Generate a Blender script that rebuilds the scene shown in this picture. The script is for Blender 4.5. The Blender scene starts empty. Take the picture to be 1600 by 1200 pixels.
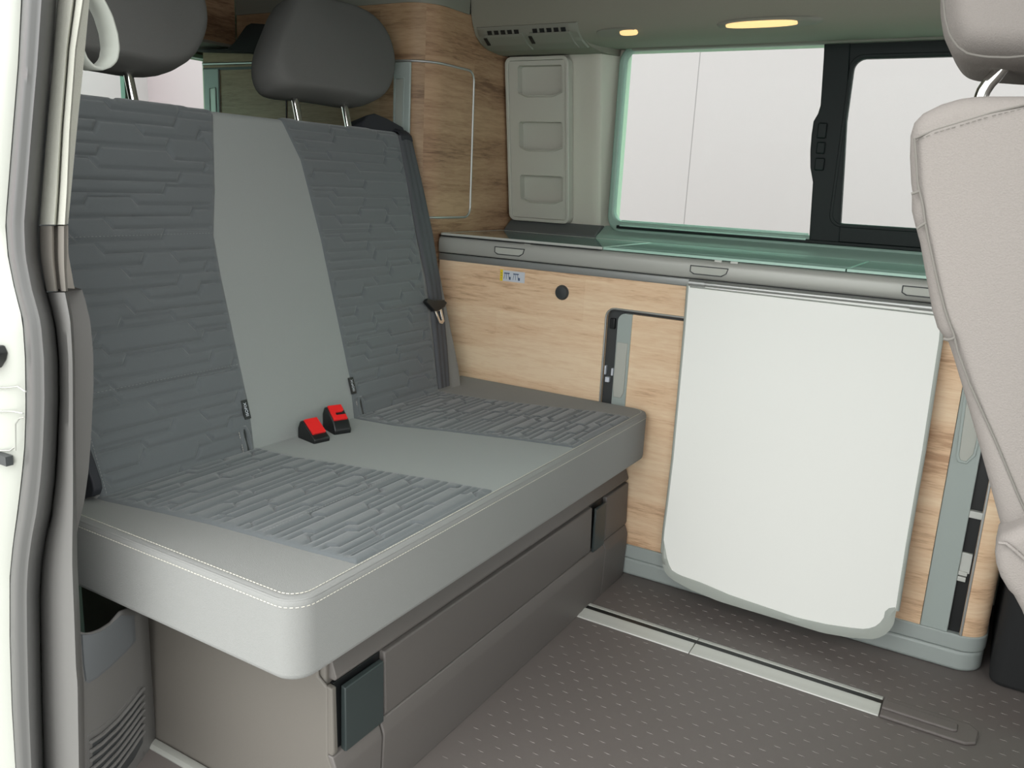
import bpy, math, random
import numpy as np
from mathutils import Vector

# ------------------------------------------------------------------ camera
scene = bpy.context.scene
COL = scene.collection
F = 1311.633
RM = np.array([[0.858, 0.512, 0.049], [0.161, -0.176, -0.971], [-0.488, 0.841, -0.234]])
yaw, pitch, roll = 2.0966, -0.23598, 0.05078
d_ = np.array([math.cos(pitch)*math.cos(yaw), math.cos(pitch)*math.sin(yaw), math.sin(pitch)])
r_ = np.cross(d_, [0, 0, 1]); r_ /= np.linalg.norm(r_); u_ = np.cross(r_, d_)
c_, s_ = math.cos(roll), math.sin(roll)
RM = np.array([c_*r_ + s_*u_, -(-s_*r_ + c_*u_), d_])
CAM = np.array([0, 0, 1.05])
cd = bpy.data.cameras.new('camera'); cam = bpy.data.objects.new('camera', cd); COL.objects.link(cam)
cd.sensor_width = 36; cd.lens = F/1600*36; cd.clip_start = 0.02
from mathutils import Matrix
M3 = np.array([RM[0], -RM[1], -RM[2]]).T
cam.matrix_world = Matrix.Translation(CAM.tolist()) @ Matrix(M3.tolist()).to_4x4()
scene.camera = cam

def U(px, py, ax, val):
    """the point where the sight line through a photo pixel meets the plane axis=val (metres)"""
    d = RM.T @ np.array([(px-800)/F, (py-600)/F, 1.])
    return CAM + (val-CAM[ax])/d[ax]*d

# ------------------------------------------------------------------ world, light, exposure
vs = scene.view_settings
vs.view_transform = 'Standard'; vs.look = 'None'; vs.exposure = 0.0; vs.gamma = 1.0; vs.use_curve_mapping = False
W = bpy.data.worlds.new('sky'); scene.world = W; W.use_nodes = True
nt = W.node_tree; nt.nodes.clear()
tc = nt.nodes.new('ShaderNodeTexCoord'); sx = nt.nodes.new('ShaderNodeSeparateXYZ')
rp = nt.nodes.new('ShaderNodeValToRGB'); mr = nt.nodes.new('ShaderNodeMapRange')
bg = nt.nodes.new('ShaderNodeBackground'); wo = nt.nodes.new('ShaderNodeOutputWorld')
nt.links.new(tc.outputs['Generated'], sx.inputs[0]); nt.links.new(sx.outputs['Z'], mr.inputs['Value'])
mr.inputs['From Min'].default_value = -0.3; mr.inputs['From Max'].default_value = 1
nt.links.new(mr.outputs[0], rp.inputs[0]); nt.links.new(rp.outputs[0], bg.inputs[0]); nt.links.new(bg.outputs[0], wo.inputs[0])
rp.color_ramp.elements[0].color = (0.60, 0.62, 0.62, 1); rp.color_ramp.elements[1].color = (1.35, 1.35, 1.32, 1)
e = rp.color_ramp.elements.new(0.24); e.color = (0.78, 0.80, 0.80, 1)
bg.inputs[1].default_value = 3.9

# ------------------------------------------------------------------ materials
def lin(c):
    return tuple(((v/255)/12.92 if v/255 <= 0.04045 else ((v/255+0.055)/1.055)**2.4) for v in c) + (1,)
def new_mat(name):
    m = bpy.data.materials.new(name); m.use_nodes = True
    return m, m.node_tree, m.node_tree.nodes['Principled BSDF']
def mat(name, rgb, rough=0.5, metal=0.0, bump=0.0, scale=300, vary=0.0, spec=0.5, coat=0.0, bscale=None):
    m, t, b = new_mat(name)
    b.inputs['Base Color'].default_value = lin(rgb); b.inputs['Roughness'].default_value = rough
    b.inputs['Metallic'].default_value = metal; b.inputs['Specular IOR Level'].default_value = spec
    b.inputs['Coat Weight'].default_value = coat
    co = t.nodes.new('ShaderNodeTexCoord')
    n = t.nodes.new('ShaderNodeTexNoise'); n.inputs['Scale'].default_value = scale; n.inputs['Detail'].default_value = 3
    t.links.new(co.outputs['Object'], n.inputs['Vector'])
    if vary > 0:
        mx = t.nodes.new('ShaderNodeMix'); mx.data_type = 'RGBA'
        mx.inputs['A'].default_value = tuple(v*(1-vary) for v in lin(rgb)[:3])+(1,)
        mx.inputs['B'].default_value = tuple(min(1, v*(1+vary)) for v in lin(rgb)[:3])+(1,)
        t.links.new(n.outputs['Fac'], mx.inputs['Factor']); t.links.new(mx.outputs['Result'], b.inputs['Base Color'])
    if bump > 0:
        bp = t.nodes.new('ShaderNodeBump'); bp.inputs['Strength'].default_value = bump; bp.inputs['Distance'].default_value = 0.002
        t.links.new(n.outputs['Fac'], bp.inputs['Height']); t.links.new(bp.outputs[0], b.inputs['Normal'])
    return m
def wood_mat(name, axis, c1, c2, c3, rough=0.45, seed=0.0):
    """oak laminate, grain running along the given axis (0 x, 1 y); z across"""
    m, t, b = new_mat(name)
    co = t.nodes.new('ShaderNodeTexCoord'); mp = t.nodes.new('ShaderNodeMapping')
    s = [9, 9, 9]; s[axis] = 0.9; s[1-axis] = 1.2
    mp.inputs['Scale'].default_value = s; mp.inputs['Location'].default_value = (seed, seed*.7, seed*1.3)
    t.links.new(co.outputs['Object'], mp.inputs['Vector'])
    n1 = t.nodes.new('ShaderNodeTexNoise'); n1.inputs['Scale'].default_value = 1.6; n1.inputs['Detail'].default_value = 4; n1.inputs['Distortion'].default_value = 0.35
    n2 = t.nodes.new('ShaderNodeTexNoise'); n2.inputs['Scale'].default_value = 14; n2.inputs['Detail'].default_value = 6; n2.inputs['Distortion'].default_value = 0.5
    n3 = t.nodes.new('ShaderNodeTexNoise'); n3.inputs['Scale'].default_value = 55; n3.inputs['Detail'].default_value = 3
    for n in (n1, n2, n3): t.links.new(mp.outputs[0], n.inputs['Vector'])
    # boards: brick like bands across z
    sp = t.nodes.new('ShaderNodeSeparateXYZ'); t.links.new(co.outputs['Object'], sp.inputs[0])
    cb = t.nodes.new('ShaderNodeCombineXYZ')
    t.links.new(sp.outputs[axis], cb.inputs[0]); t.links.new(sp.outputs[2], cb.inputs[1])
    br = t.nodes.new('ShaderNodeTexBrick'); br.inputs['Scale'].default_value = 1; br.inputs['Brick Width'].default_value = 0.55
    br.inputs['Row Height'].default_value = 0.115; br.inputs['Mortar Size'].default_value = 0.0; br.inputs['Bias'].default_value = 0.0
    br.inputs['Color1'].default_value = (0, 0, 0, 1); br.inputs['Color2'].default_value = (1, 1, 1, 1); br.inputs['Mortar'].default_value = (.5, .5, .5, 1)
    t.links.new(cb.outputs[0], br.inputs['Vector'])
    def math_(op, a, b_, va=None, vb=None):
        q = t.nodes.new('ShaderNodeMath'); q.operation = op
        if a is not None: t.links.new(a, q.inputs[0])
        else: q.inputs[0].default_value = va
        if b_ is not None: t.links.new(b_, q.inputs[1])
        else: q.inputs[1].default_value = vb
        return q.outputs[0]
    a = math_('MULTIPLY', n1.outputs['Fac'], None, vb=0.72)
    bq = math_('MULTIPLY', n2.outputs['Fac'], None, vb=0.42)
    cq = math_('MULTIPLY', n3.outputs['Fac'], None, vb=0.24)
    dq = math_('MULTIPLY', br.outputs['Color'], None, vb=0.13)
    f = math_('ADD', math_('ADD', a, bq), math_('ADD', cq, dq))
    f = math_('SUBTRACT', f, None, vb=0.24)
    r = t.nodes.new('ShaderNodeValToRGB'); t.links.new(f, r.inputs[0])
    r.color_ramp.elements[0].position = 0.33; r.color_ramp.elements[0].color = lin(c1)
    r.color_ramp.elements[1].position = 0.66; r.color_ramp.elements[1].color = lin(c3)
    e = r.color_ramp.elements.new(0.46); e.color = lin(c2)
    t.links.new(r.outputs[0], b.inputs['Base Color']); b.inputs['Roughness'].default_value = rough
    b.inputs['Specular IOR Level'].default_value = 0.3
    return m
def glass_mat(name, tint, refl=1.0):
    m = bpy.data.materials.new(name); m.use_nodes = True; t = m.node_tree; t.nodes.clear()
    o = t.nodes.new('ShaderNodeOutputMaterial'); mx = t.nodes.new('ShaderNodeMixShader')
    tr = t.nodes.new('ShaderNodeBsdfTransparent'); gl = t.nodes.new('ShaderNodeBsdfGlossy'); fr = t.nodes.new('ShaderNodeFresnel')
    tr.inputs[0].default_value = tint; gl.inputs['Roughness'].default_value = 0.02; fr.inputs[0].default_value = 1.07
    t.links.new(fr.outputs[0], mx.inputs[0]); t.links.new(tr.outputs[0], mx.inputs[1]); t.links.new(gl.outputs[0], mx.inputs[2])
    t.links.new(mx.outputs[0], o.inputs[0]); return m
def emit_mat(name, rgb, strength):
    m, t, b = new_mat(name)
    b.inputs['Base Color'].default_value = lin(rgb); b.inputs['Emission Color'].default_value = lin(rgb); b.inputs['Emission Strength'].default_value = strength
    return m

FAB = mat('light grey woven fabric', (134, 135, 133), 0.95, bump=0.35, scale=900, vary=0.10, spec=0.15)
FABC = mat('mid grey centre fabric', (144, 148, 146), 0.95, bump=0.3, scale=900, vary=0.08, spec=0.15)
QUILT = mat('dark grey quilted fabric', (97, 102, 104), 0.92, bump=0.3, scale=1000, vary=0.10, spec=0.15)
for q_, w_ in ((QUILT, .35), (FABC, .15), (FAB, .1)):
    b_ = q_.node_tree.nodes['Principled BSDF']; b_.inputs['Sheen Weight'].default_value = w_; b_.inputs['Sheen Roughness'].default_value = .5
HEADF = mat('dark headrest fabric', (100, 100, 98), 0.95, bump=0.4, scale=900, vary=0.12, spec=0.1)
SEATF = mat('beige grey seat fabric', (131, 126, 122), 0.95, bump=0.35, scale=800, vary=0.08, spec=0.12)
THREAD = mat('pale thread', (190, 187, 176), 0.8)
THREADG = mat('grey thread', (132, 134, 134), 0.8)
SEAM = mat('seam piping', (108, 105, 100), 0.9)
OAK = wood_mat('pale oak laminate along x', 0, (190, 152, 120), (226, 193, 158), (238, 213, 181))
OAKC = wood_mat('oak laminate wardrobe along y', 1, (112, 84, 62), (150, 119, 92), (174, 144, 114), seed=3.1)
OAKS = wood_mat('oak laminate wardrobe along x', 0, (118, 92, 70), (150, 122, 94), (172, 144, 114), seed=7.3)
ALU = mat('anodised aluminium', (178, 180, 178), 0.38, metal=0.7)
ALUL = mat('bright aluminium rail', (196, 198, 192), 0.4, metal=0.15)
FASC = mat('grey painted fascia', (172, 173, 167), 0.4, metal=0.2)
GRIP = mat('pale plastic grip', (178, 180, 172), 0.5)
PLINTH = mat('pale grey green plastic', (158, 166, 163), 0.45)
STRIP = mat('grey green door strip', (160, 170, 166), 0.4)
TABLE = mat('white table laminate', (238, 239, 234), 0.35, vary=0.01, scale=3)
RUBG = mat('grey rubber edging', (164, 169, 162), 0.5)
BLACK = mat('black plastic', (22, 24, 25), 0.4)
DARK = mat('dark grey plastic', (58, 61, 62), 0.5)
LATCH = mat('dark latch plate', (52, 60, 60), 0.35)
RED = mat('red release button', (225, 38, 38), 0.35)
CHROME = mat('chrome', (225, 225, 222), 0.1, metal=1)
BELT = mat('charcoal belt webbing', (72, 74, 78), 0.7, bump=0.3, scale=600)
BELTD = mat('black belt webbing', (36, 38, 44), 0.7)
BASEP = mat('taupe grey bench plastic', (97, 93, 90), 0.5, bump=0.12, scale=900)
BASES = mat('taupe bench side panel', (101, 97, 91), 0.6, bump=0.12, scale=900, vary=0.03)
FLOORM = mat('dark taupe vinyl floor', (106, 100, 97), 0.55, bump=0.12, scale=700, vary=0.06)
DASH = mat('raised vinyl stud', (116, 110, 106), 0.45)
TRIMW = mat('pale grey wall trim', (192, 190, 178), 0.75, bump=0.25, scale=500, vary=0.05)
PANELG = mat('grey green storage plastic', (180, 180, 170), 0.5, bump=0.1, scale=800)
HEADL = mat('olive grey headliner', (130, 128, 116), 0.9, bump=0.25, scale=500, vary=0.05)
CONS = mat('console plastic', (124, 124, 114), 0.6)
DKTRIM = mat('dark grey lower trim', (88, 92, 91), 0.6)
REVEAL = mat('window reveal with green light in colour', (140, 166, 154), 0.45)  # green of light through the tinted glass is put into this colour
WINBLK = mat('black window rubber', (12, 22, 21), 0.5, spec=0.25)
PAINT = mat('white car paint', (168, 170, 163), 0.25, coat=0.6)
SEAL = mat('charcoal rubber door seal', (80, 80, 79), 0.42, vary=0.05, scale=12)
CREAM = mat('cream pillar fabric', (184, 184, 174), 0.85, bump=0.3, scale=500, vary=0.05)
TAUPE = mat('taupe pillar trim', (146, 141, 134), 0.5)
PGREY = mat('mid grey pillar plastic', (105, 104, 102), 0.5, bump=0.1, scale=700)
PGREY2 = mat('blue grey bin plastic', (100, 104, 107), 0.4)
STRAPM = mat('pale strap', (196, 200, 192), 0.6)
COUNT = mat('dark counter underlay', (78, 84, 82), 0.35, coat=0.6)
LIDM = mat('green tinted glass lid', (140, 184, 168), 0.08, coat=1.0, spec=0.8)
LIDE = mat('glass lid edge', (170, 205, 190), 0.25)
GLASS = glass_mat('tinted window glass', (0.72, 0.92, 0.84, 1))
BACKD = mat('pale outdoor wall paint', (196, 155, 168), 0.9)
JOINT = mat('panel joint', (158, 128, 138), 0.9)
BACKE = mat('pale outdoor end wall paint', (190, 158, 168), 0.9)
GROUND = mat('pale concrete yard', (150, 150, 146), 0.9, vary=0.05, scale=3)
AMBER = emit_mat('warm lamp lens', (255, 214, 150), 0.85)
YEL = mat('yellow sticker', (235, 205, 40), 0.5)
STK = mat('pale sticker', (205, 210, 218), 0.4)
STKB = mat('sticker ink', (70, 90, 120), 0.5)
CABD = mat('black cab carpet', (34, 35, 36), 0.9)

# ------------------------------------------------------------------ mesh helpers
class MB:
    def __init__(s): s.v = []; s.f = []; s.m = []; s.cur = 0
    def add(s, vs, fs):
        o = len(s.v); s.v += [tuple(map(float, p)) for p in vs]
        for f in fs: s.f.append(tuple(i+o for i in f)); s.m.append(s.cur)
        return s
    def mat(s, i): s.cur = i; return s
def box(mb, x0, x1, y0, y1, z0, z1):
    v = [(x, y, z) for x in (x0, x1) for y in (y0, y1) for z in (z0, z1)]
    return mb.add(v, [(0,1,3,2), (4,6,7,5), (0,4,5,1), (2,3,7,6), (0,2,6,4), (1,5,7,3)])
def lift(p, ax, val):
    p = list(p); p.insert(ax, val); return p
def prism(mb, poly, ax, a, b):
    n = len(poly); v = [lift(p, ax, a) for p in poly] + [lift(p, ax, b) for p in poly]
    return mb.add(v, [tuple(range(n))[::-1], tuple(range(n, 2*n))] + [(i, (i+1) % n, (i+1) % n+n, i+n) for i in range(n)])
def frame(mb, outer, inner, ax, a, b):
    n = len(outer)
    v = [lift(p, ax, a) for p in outer]+[lift(p, ax, a) for p in inner]+[lift(p, ax, b) for p in outer]+[lift(p, ax, b) for p in inner]
    f = []
    for i in range(n):
        j = (i+1) % n
        f += [(i, i+n, j+n, j), (i+2*n, j+2*n, j+3*n, i+3*n), (i, j, j+2*n, i+2*n), (i+n, i+3*n, j+3*n, j+n)]
    return mb.add(v, f)
def rr(a0, b0, a1, b1, r, seg=6):
    """rounded rectangle outline; r a number or four radii for corners (a0b0, a1b0, a1b1, a0b1)"""
    if not isinstance(r, (list, tuple)): r = [r]*4
    out = []
    for (ca, cb, st, q) in ((a0, b0, 180, 0), (a1, b0, 270, 1), (a1, b1, 0, 2), (a0, b1, 90, 3)):
        R = max(r[q], 1e-4); cx = ca+(R if ca == a0 else -R)*(1 if a1 > a0 else -1); cy = cb+(R if cb == b0 else -R)*(1 if b1 > b0 else -1)
        for k in range(seg+1):
            t = math.radians(st+90*k/seg)
            out.append((cx+R*math.cos(t)*(1 if a1 > a0 else -1), cy+R*math.sin(t)*(1 if b1 > b0 else -1)))
    return out
def tube(mb, pts, r, n=8, closed=False, cap=True):
    pts = [Vector(p) for p in pts]; N = len(pts); rings = []; prev = None
    for i, p in enumerate(pts):
        if closed: t = (pts[(i+1) % N]-pts[i-1])
        else: t = pts[min(i+1, N-1)]-pts[max(i-1, 0)]
        t.normalize()
        if prev is None:
            a = Vector((0, 0, 1)) if abs(t.z) < 0.9 else Vector((1, 0, 0)); prev = t.cross(a).normalized()
        u = (prev-t*prev.dot(t)).normalized(); prev = u; w = t.cross(u)
        rr_ = r[i] if isinstance(r, (list, tuple)) else r
        rings.append([p+(u*math.cos(2*math.pi*k/n)+w*math.sin(2*math.pi*k/n))*rr_ for k in range(n)])
    v = [q for g in rings for q in g]; f = []
    for i in range(N if closed else N-1):
        j = (i+1) % N
        f += [(i*n+k, i*n+(k+1) % n, j*n+(k+1) % n, j*n+k) for k in range(n)]
    if cap and not closed: f += [tuple(range(n))[::-1], tuple((N-1)*n+k for k in range(n))]
    return mb.add(v, f)
def grid(mb, rows, closed=False):
    h = len(rows); w = len(rows[0]); v = [p for r in rows for p in r]
    f = [(i*w+j, i*w+j+1, (i+1)*w+j+1, (i+1)*w+j) for i in range(h-1) for j in range(w-1)]
    if closed: f += [(i*w+w-1, i*w, (i+1)*w, (i+1)*w+w-1) for i in range(h-1)]
    return mb.add(v, f)
def disc(mb, c, ax, r, depth, n=28, dome=0.0):
    """short round plug along an axis, from c to c+depth"""
    rows = []
    for rad, dd in ((r, 0), (r, depth*.75), (r*.94, depth), (r*.6, depth+dome*.6), (0.001, depth+dome)):
        ring = []
        for k in range(n):
            t = 2*math.pi*k/n; q = [rad*math.cos(t), rad*math.sin(t)]; q.insert(ax, dd); ring.append(tuple(np.array(c)+q))
        rows.append(ring)
    return grid(mb, rows, True)
def wpos(o):
    v = Vector((0, 0, 0))
    while o is not None: v += Vector(o.location); o = o.parent
    return v
def build(name, mb, mats, parent=None, smooth=True, bevel=0.0, seg=3, sub=0, solid=0.0, angle=35, origin=None):
    me = bpy.data.meshes.new(name)
    off = wpos(parent) if parent else Vector((0, 0, 0))
    if origin is not None: off = Vector(origin)
    me.from_pydata([tuple(Vector(v)-off) for v in mb.v], [], mb.f)
    if not isinstance(mats, (list, tuple)): mats = [mats]
    for m in mats: me.materials.append(m)
    if len(mats) > 1: me.polygons.foreach_set('material_index', mb.m)
    me.validate(); me.update()
    import bmesh
    bm = bmesh.new(); bm.from_mesh(me); bmesh.ops.recalc_face_normals(bm, faces=bm.faces)
    bm.to_mesh(me); bm.free()
    if smooth:
        me.polygons.foreach_set('use_smooth', [True]*len(me.polygons))
        try: me.set_sharp_from_angle(angle=math.radians(angle))
        except Exception: pass
    o = bpy.data.objects.new(name, me); COL.objects.link(o)
    if parent: o.parent = parent
    if origin is not None: o.location = Vector(origin)
    if solid:
        md = o.modifiers.new('thickness', 'SOLIDIFY'); md.thickness = solid; md.offset = 0
    if bevel:
        md = o.modifiers.new('bevel', 'BEVEL'); md.width = bevel; md.segments = seg; md.limit_method = 'ANGLE'; md.angle_limit = math.radians(32)
        md.harden_normals = False
    if sub:
        md = o.modifiers.new('sub', 'SUBSURF'); md.levels = sub; md.render_levels = sub
    return o
def tag(o, label, cat, group=None):
    o['label'] = label; o['category'] = cat
    if group: o['group'] = group
    return o
def thing(name, label, cat, loc, group=None):
    o = bpy.data.objects.new(name, None); COL.objects.link(o); o.location = loc; o.empty_display_size = .05
    return tag(o, label, cat, group)
def struct(name, mb, m, **k):
    o = build(name, mb, m, **k); o['kind'] = 'structure'; return o
def stitches(mb, pts, step=0.008, length=0.005, r=0.0006):
    """a row of little thread dashes along a polyline"""
    pts = [Vector(p) for p in pts]; acc = 0
    for a, b in zip(pts[:-1], pts[1:]):
        L = (b-a).length; d = (b-a)/max(L, 1e-9); t = step-acc if acc else 0
        while t+length <= L:
            tube(mb, [a+d*t, a+d*(t+length)], r, 4); t += step
        acc = 0
    return mb
def text_mesh(name, body, size, m, parent, origin, xdir, ydir, depth=0.0004):
    cu = bpy.data.curves.new(name, 'FONT'); cu.body = body; cu.size = size; cu.extrude = depth; cu.align_x = 'CENTER'; cu.align_y = 'CENTER'
    tmp = bpy.data.objects.new(name, cu); COL.objects.link(tmp)
    bpy.context.view_layer.update()
    me = bpy.data.meshes.new_from_object(tmp.evaluated_get(bpy.context.evaluated_depsgraph_get()))
    bpy.data.objects.remove(tmp)
    X = Vector(xdir).normalized(); Y = Vector(ydir).normalized(); Z = X.cross(Y); off = wpos(parent)
    for v in me.vertices: v.co = Vector(origin)+X*v.co.x+Y*v.co.y+Z*v.co.z-off
    me.materials.clear(); me.materials.append(m)
    o = bpy.data.objects.new(name, me); COL.objects.link(o); o.parent = parent; return o

# ================================================================== THE SETTING
YW = 2.475
def bx1(x0, x1, y0, y1, z0, z1): return box(MB(), x0, x1, y0, y1, z0, z1)
# floor with raised studs
mb = bx1(-3.0, 1.6, 0.60, YW, -0.03, 0.0)
mb.mat(1)
row = 0; y = 0.66
while y < 2.02:
    x = -1.3+(0.0225 if row % 2 else 0)
    while x < 0.62:
        if not (1.735 < y < 1.835 and -0.9 < x < 0.12) and not (x < -0.78 and y > 0.85) and not (y < 0.885 and x < -0.7):
            L, w, h = 0.0072, 0.0013, 0.0010
            mb.add([(x-L, y, 0), (x, y-w, 0), (x+L, y, 0), (x, y+w, 0), (x-L*.5, y, h), (x+L*.5, y, h)],
                   [(0, 1, 4), (1, 5, 4), (1, 2, 5), (2, 3, 5), (3, 4, 5), (3, 0, 4)])
        x += 0.045
    y += 0.0262; row += 1
struct('floor', mb, [FLOORM, DASH], smooth=False)
# outside: yard and the pale wall with panel joints
struct('ground', bx1(-9, 7, -8, 9, -0.62, -0.5), GROUND)
mb = MB()
xj = [-9.0, -3.55, -2.05, 0.4, 2.6, 6.5]
xj[2] = float(U(1083, 200, 1, 5.2)[0]); xj[3] = xj[2]+2.5
for a, b in zip(xj[:-1], xj[1:]): box(mb, a+.0025, b-.0025, 5.2, 5.3, -0.5, 2.4)
mb.mat(1); box(mb, -9, 6.5, 5.2015, 5.28, -0.5, 2.39)
struct('wall_beyond', mb, [BACKD, JOINT], smooth=False)
struct('wall_behind', bx1(-7.1, -7.0, -1.5, 5.2, -0.5, 2.4), BACKE, smooth=False)
# left side wall of the van around the window opening
mb = MB()
box(mb, -2.8, 1.6, YW, YW+.05, -0.03, 0.93)
box(mb, -2.8, -1.10, YW, YW+.05, 0.93, 1.447)
box(mb, -2.8, 1.6, YW, YW+.05, 1.447, 1.66)
box(mb, 0.75, 1.6, YW, YW+.05, 0.93, 1.447)
struct('wall_left', mb, TRIMW, smooth=False)
struct('ceiling', bx1(-2.8, 1.3, 0.66, YW, 1.60, 1.66), HEADL, smooth=False)
mb = MB()
box(mb, -2.84, -2.78, 0.60, YW+.05, -0.03, 1.02); box(mb, -2.84, -2.78, 0.60, YW+.05, 1.447, 1.66)
box(mb, -2.84, -2.78, 0.60, 0.84, 1.02, 1.447); box(mb, -2.84, -2.78, 2.36, YW+.05, 1.02, 1.447)
struct('wall_rear', mb, HEADL, smooth=False)
struct('wall_right', bx1(-2.8, -1.45, 0.62, 0.68, -0.03, 1.66), HEADL, smooth=False)
mb = MB(); box(mb, .16, 1.35, .60, .68, -.03, .98); box(mb, .16, .27, .60, .68, .98, 1.66); box(mb, .16, 1.35, .60, .68, 1.50, 1.66); box(mb, -1.45, .16, .60, .70, 1.60, 1.66)
struct('wall_right_front', mb, HEADL, smooth=False)  # unseen front side of the van, added so daylight enters only by the doorway
# tailgate glass, two panes with a slim post between, green window light in its colour
mb = MB()
frame(mb, rr(0.82, 1.0, 1.975, 1.46, .005), rr(0.86, 1.03, 1.962, 1.44, .05), 0, -2.79, -2.765)
frame(mb, rr(1.975, 1.0, 2.40, 1.46, .005), rr(2.0, 1.03, 2.35, 1.446, .03), 0, -2.79, -2.765)
struct('window_2', mb, REVEAL, bevel=.003)
struct('trim_9', bx1(-2.80, -2.797, 0.83, 2.38, 1.0, 1.45), GLASS, smooth=False)

# cove headliner above the window
PROF = [(2.160, 1.600), (2.166, 1.545), (2.170, 1.515), (2.178, 1.492), (2.196, 1.462), (2.225, 1.443), (2.262, 1.432), (2.33, 1.427), (2.47, 1.433)]
def cove(x, t, h=0.0):
    """point on the cove; t runs 0..8 along the profile, h lifts it off the surface"""
    i = min(int(t), len(PROF)-2); f = t-i
    p = np.array(PROF[i])*(1-f)+np.array(PROF[i+1])*f
    def tn(j): j = max(0, min(j, len(PROF)-2)); d = np.array(PROF[j+1])-np.array(PROF[j]); return d/np.linalg.norm(d)
    d = tn(i)*(1-f)+tn(i+1)*f if f > .5 else tn(i)
    n = np.array([-abs(d[1]), -abs(d[0])]); n /= np.linalg.norm(n)
    q = p+n*h
    return (x, q[0], q[1])
poly = PROF+[(2.475, 1.45), (2.475, 1.60)]
# narrower above the window so that the glass top clears it
struct('trim_1', prism(MB(), poly, 0, -1.458, -1.115), HEADL, angle=50)
poly2 = PROF[:6]+[(2.262, 1.438), (2.33, 1.441), (2.44, 1.450), (2.475, 1.452), (2.475, 1.60)]
struct('trim_2', prism(MB(), poly2, 0, -1.115, 1.2), HEADL, angle=50)
# trim strip over the glass
struct('trim_3', prism(MB(), rr(2.425, 1.443, 2.45, 1.456, .004), 0, -1.06, 1.0), CONS, angle=50)

# pillar between wardrobe and window
mb = prism(MB(), [(-1.458, 2.475), (-1.458, 2.462), (-1.17, 2.460), (-1.152, 2.456), (-1.138, 2.460), (-1.112, 2.475), (-1.106, 2.50)], 2, 0.915, 1.436)
mb.v = [(x, (y-.15*(z-.93)) if y < 2.474 and x < -1.12 else y, z) for x, y, z in mb.v]
struct('trim_4', mb, TRIMW, bevel=.004)
# dark lower trim under it, flaring to the sill
mb = prism(MB(), [(2.475, .892), (2.405, .892), (2.405, .900), (2.43, .918), (2.448, .930), (2.475, .930)], 0, -1.456, -1.125)
struct('trim_5', mb, DKTRIM, bevel=.003)
# reveal around the window
OUT = rr(-1.108, .912, .78, 1.462, .05, 8); INN = rr(-1.088, .947, .74, 1.445, .035, 8)
mb = frame(MB(), OUT, INN, 1, 2.448, 2.475)
struct('window_frame', mb, REVEAL, bevel=.007, seg=4)['kind'] = 'structure'
bpy.data.objects['window_frame'].name = 'trim_6'
# inner sill ledge between counter and window, green window light put into its colour
mb = prism(MB(), [(2.405, .892), (2.41, .899), (2.43, .908), (2.475, .932), (2.475, .892)], 0, -1.125, 1.2)
struct('trim_7', mb, REVEAL, bevel=.003)

# window_1: fixed pane, black divider with latch, sliding pane frame, lower track
w1 = thing('window_1', 'x', 'window', (-0.5, 2.47, 0.95)); del w1['label']; del w1['category']; w1['kind'] = 'structure'
build('pane', bx1(-1.095, .745, 2.468, 2.472, .94, 1.45), GLASS, w1, smooth=False)
dv = [U(px, py, 1, 2.45)[[0, 2]] for px, py in [(1289, 66), (1288, 90), (1283, 165), (1279, 178), (1272, 190), (1269, 210), (1267, 235), (1267, 262), (1271, 285), (1268, 330), (1265, 378), (1312, 382), (1320, 250), (1330, 66)]]
build('divider', prism(MB(), [tuple(p) for p in dv], 1, 2.440, 2.462), WINBLK, w1, bevel=.003)
mb = MB()
a = U(1325, 95, 1, 2.455); b = U(1310, 352, 1, 2.455)
frame(mb, rr(-.475, .935, .76, 1.452, .012, 8), rr(-.437, .985, .70, 1.405, .028, 8), 1, 2.443, 2.464)
build('sliding_frame', mb, WINBLK, w1, bevel=.003)
frame(mb2 := MB(), rr(-.447, .975, .71, 1.415, .033, 8), rr(-.439, .983, .702, 1.407, .028, 8), 1, 2.438, 2.446)
build('inner_rubber', mb2, WINBLK, w1, bevel=.0015)
mb = MB()
box(mb, -1.06, -.50, 2.452, 2.466, .945, .952); box(mb, -1.06, -.50, 2.436, 2.449, .932, .938)
build('track_edge', mb, LIDE, w1, bevel=.001)
mb = MB(); box(mb, -1.07, .75, 2.436, 2.466, .926, .936)
build('lower_track', mb, WINBLK, w1, bevel=.002)
mb = MB()
for (x0, y0, x1, y1) in ((1276, 192, 1293, 216), (1275, 222, 1290, 240), (1272, 247, 1289, 266)):
    p = U(x0, y1, 1, 2.436); q = U(x1, y0, 1, 2.436)
    box(mb, p[0], q[0], 2.430, 2.441, p[2], q[2])
build('latch', mb, WINBLK, w1, bevel=.003)

# ------------------------------------------------------------------ door opening on the near side: paint, rubber seal, pillar trims
def interp(tbl, y):
    return float(np.interp(y, [t[0] for t in tbl], [t[1] for t in tbl]))
SL = [(-80, 33), (0, 30), (100, 25), (200, 17), (300, 9), (350, 5), (400, 9), (450, 19), (500, 32), (560, 36), (640, 37), (700, 35), (750, 30), (800, 24), (850, 17), (900, 12), (1000, 12), (1100, 15), (1200, 21), (1290, 26)]
SR = [(-80, 95), (0, 90), (100, 82), (200, 73), (300, 65), (350, 61), (400, 62), (450, 71), (480, 80), (510, 87), (560, 92), (620, 93), (700, 90), (750, 87), (800, 81), (840, 72), (880, 66), (930, 63), (1000, 64), (1100, 66), (1200, 69), (1290, 73)]
PR = [(-80, 142), (0, 132), (75, 120), (200, 111), (300, 107), (350, 104), (420, 104), (455, 106), (500, 114), (560, 117), (700, 118), (880, 121), (960, 125), (1040, 128), (1070, 131), (1290, 134)]
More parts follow.
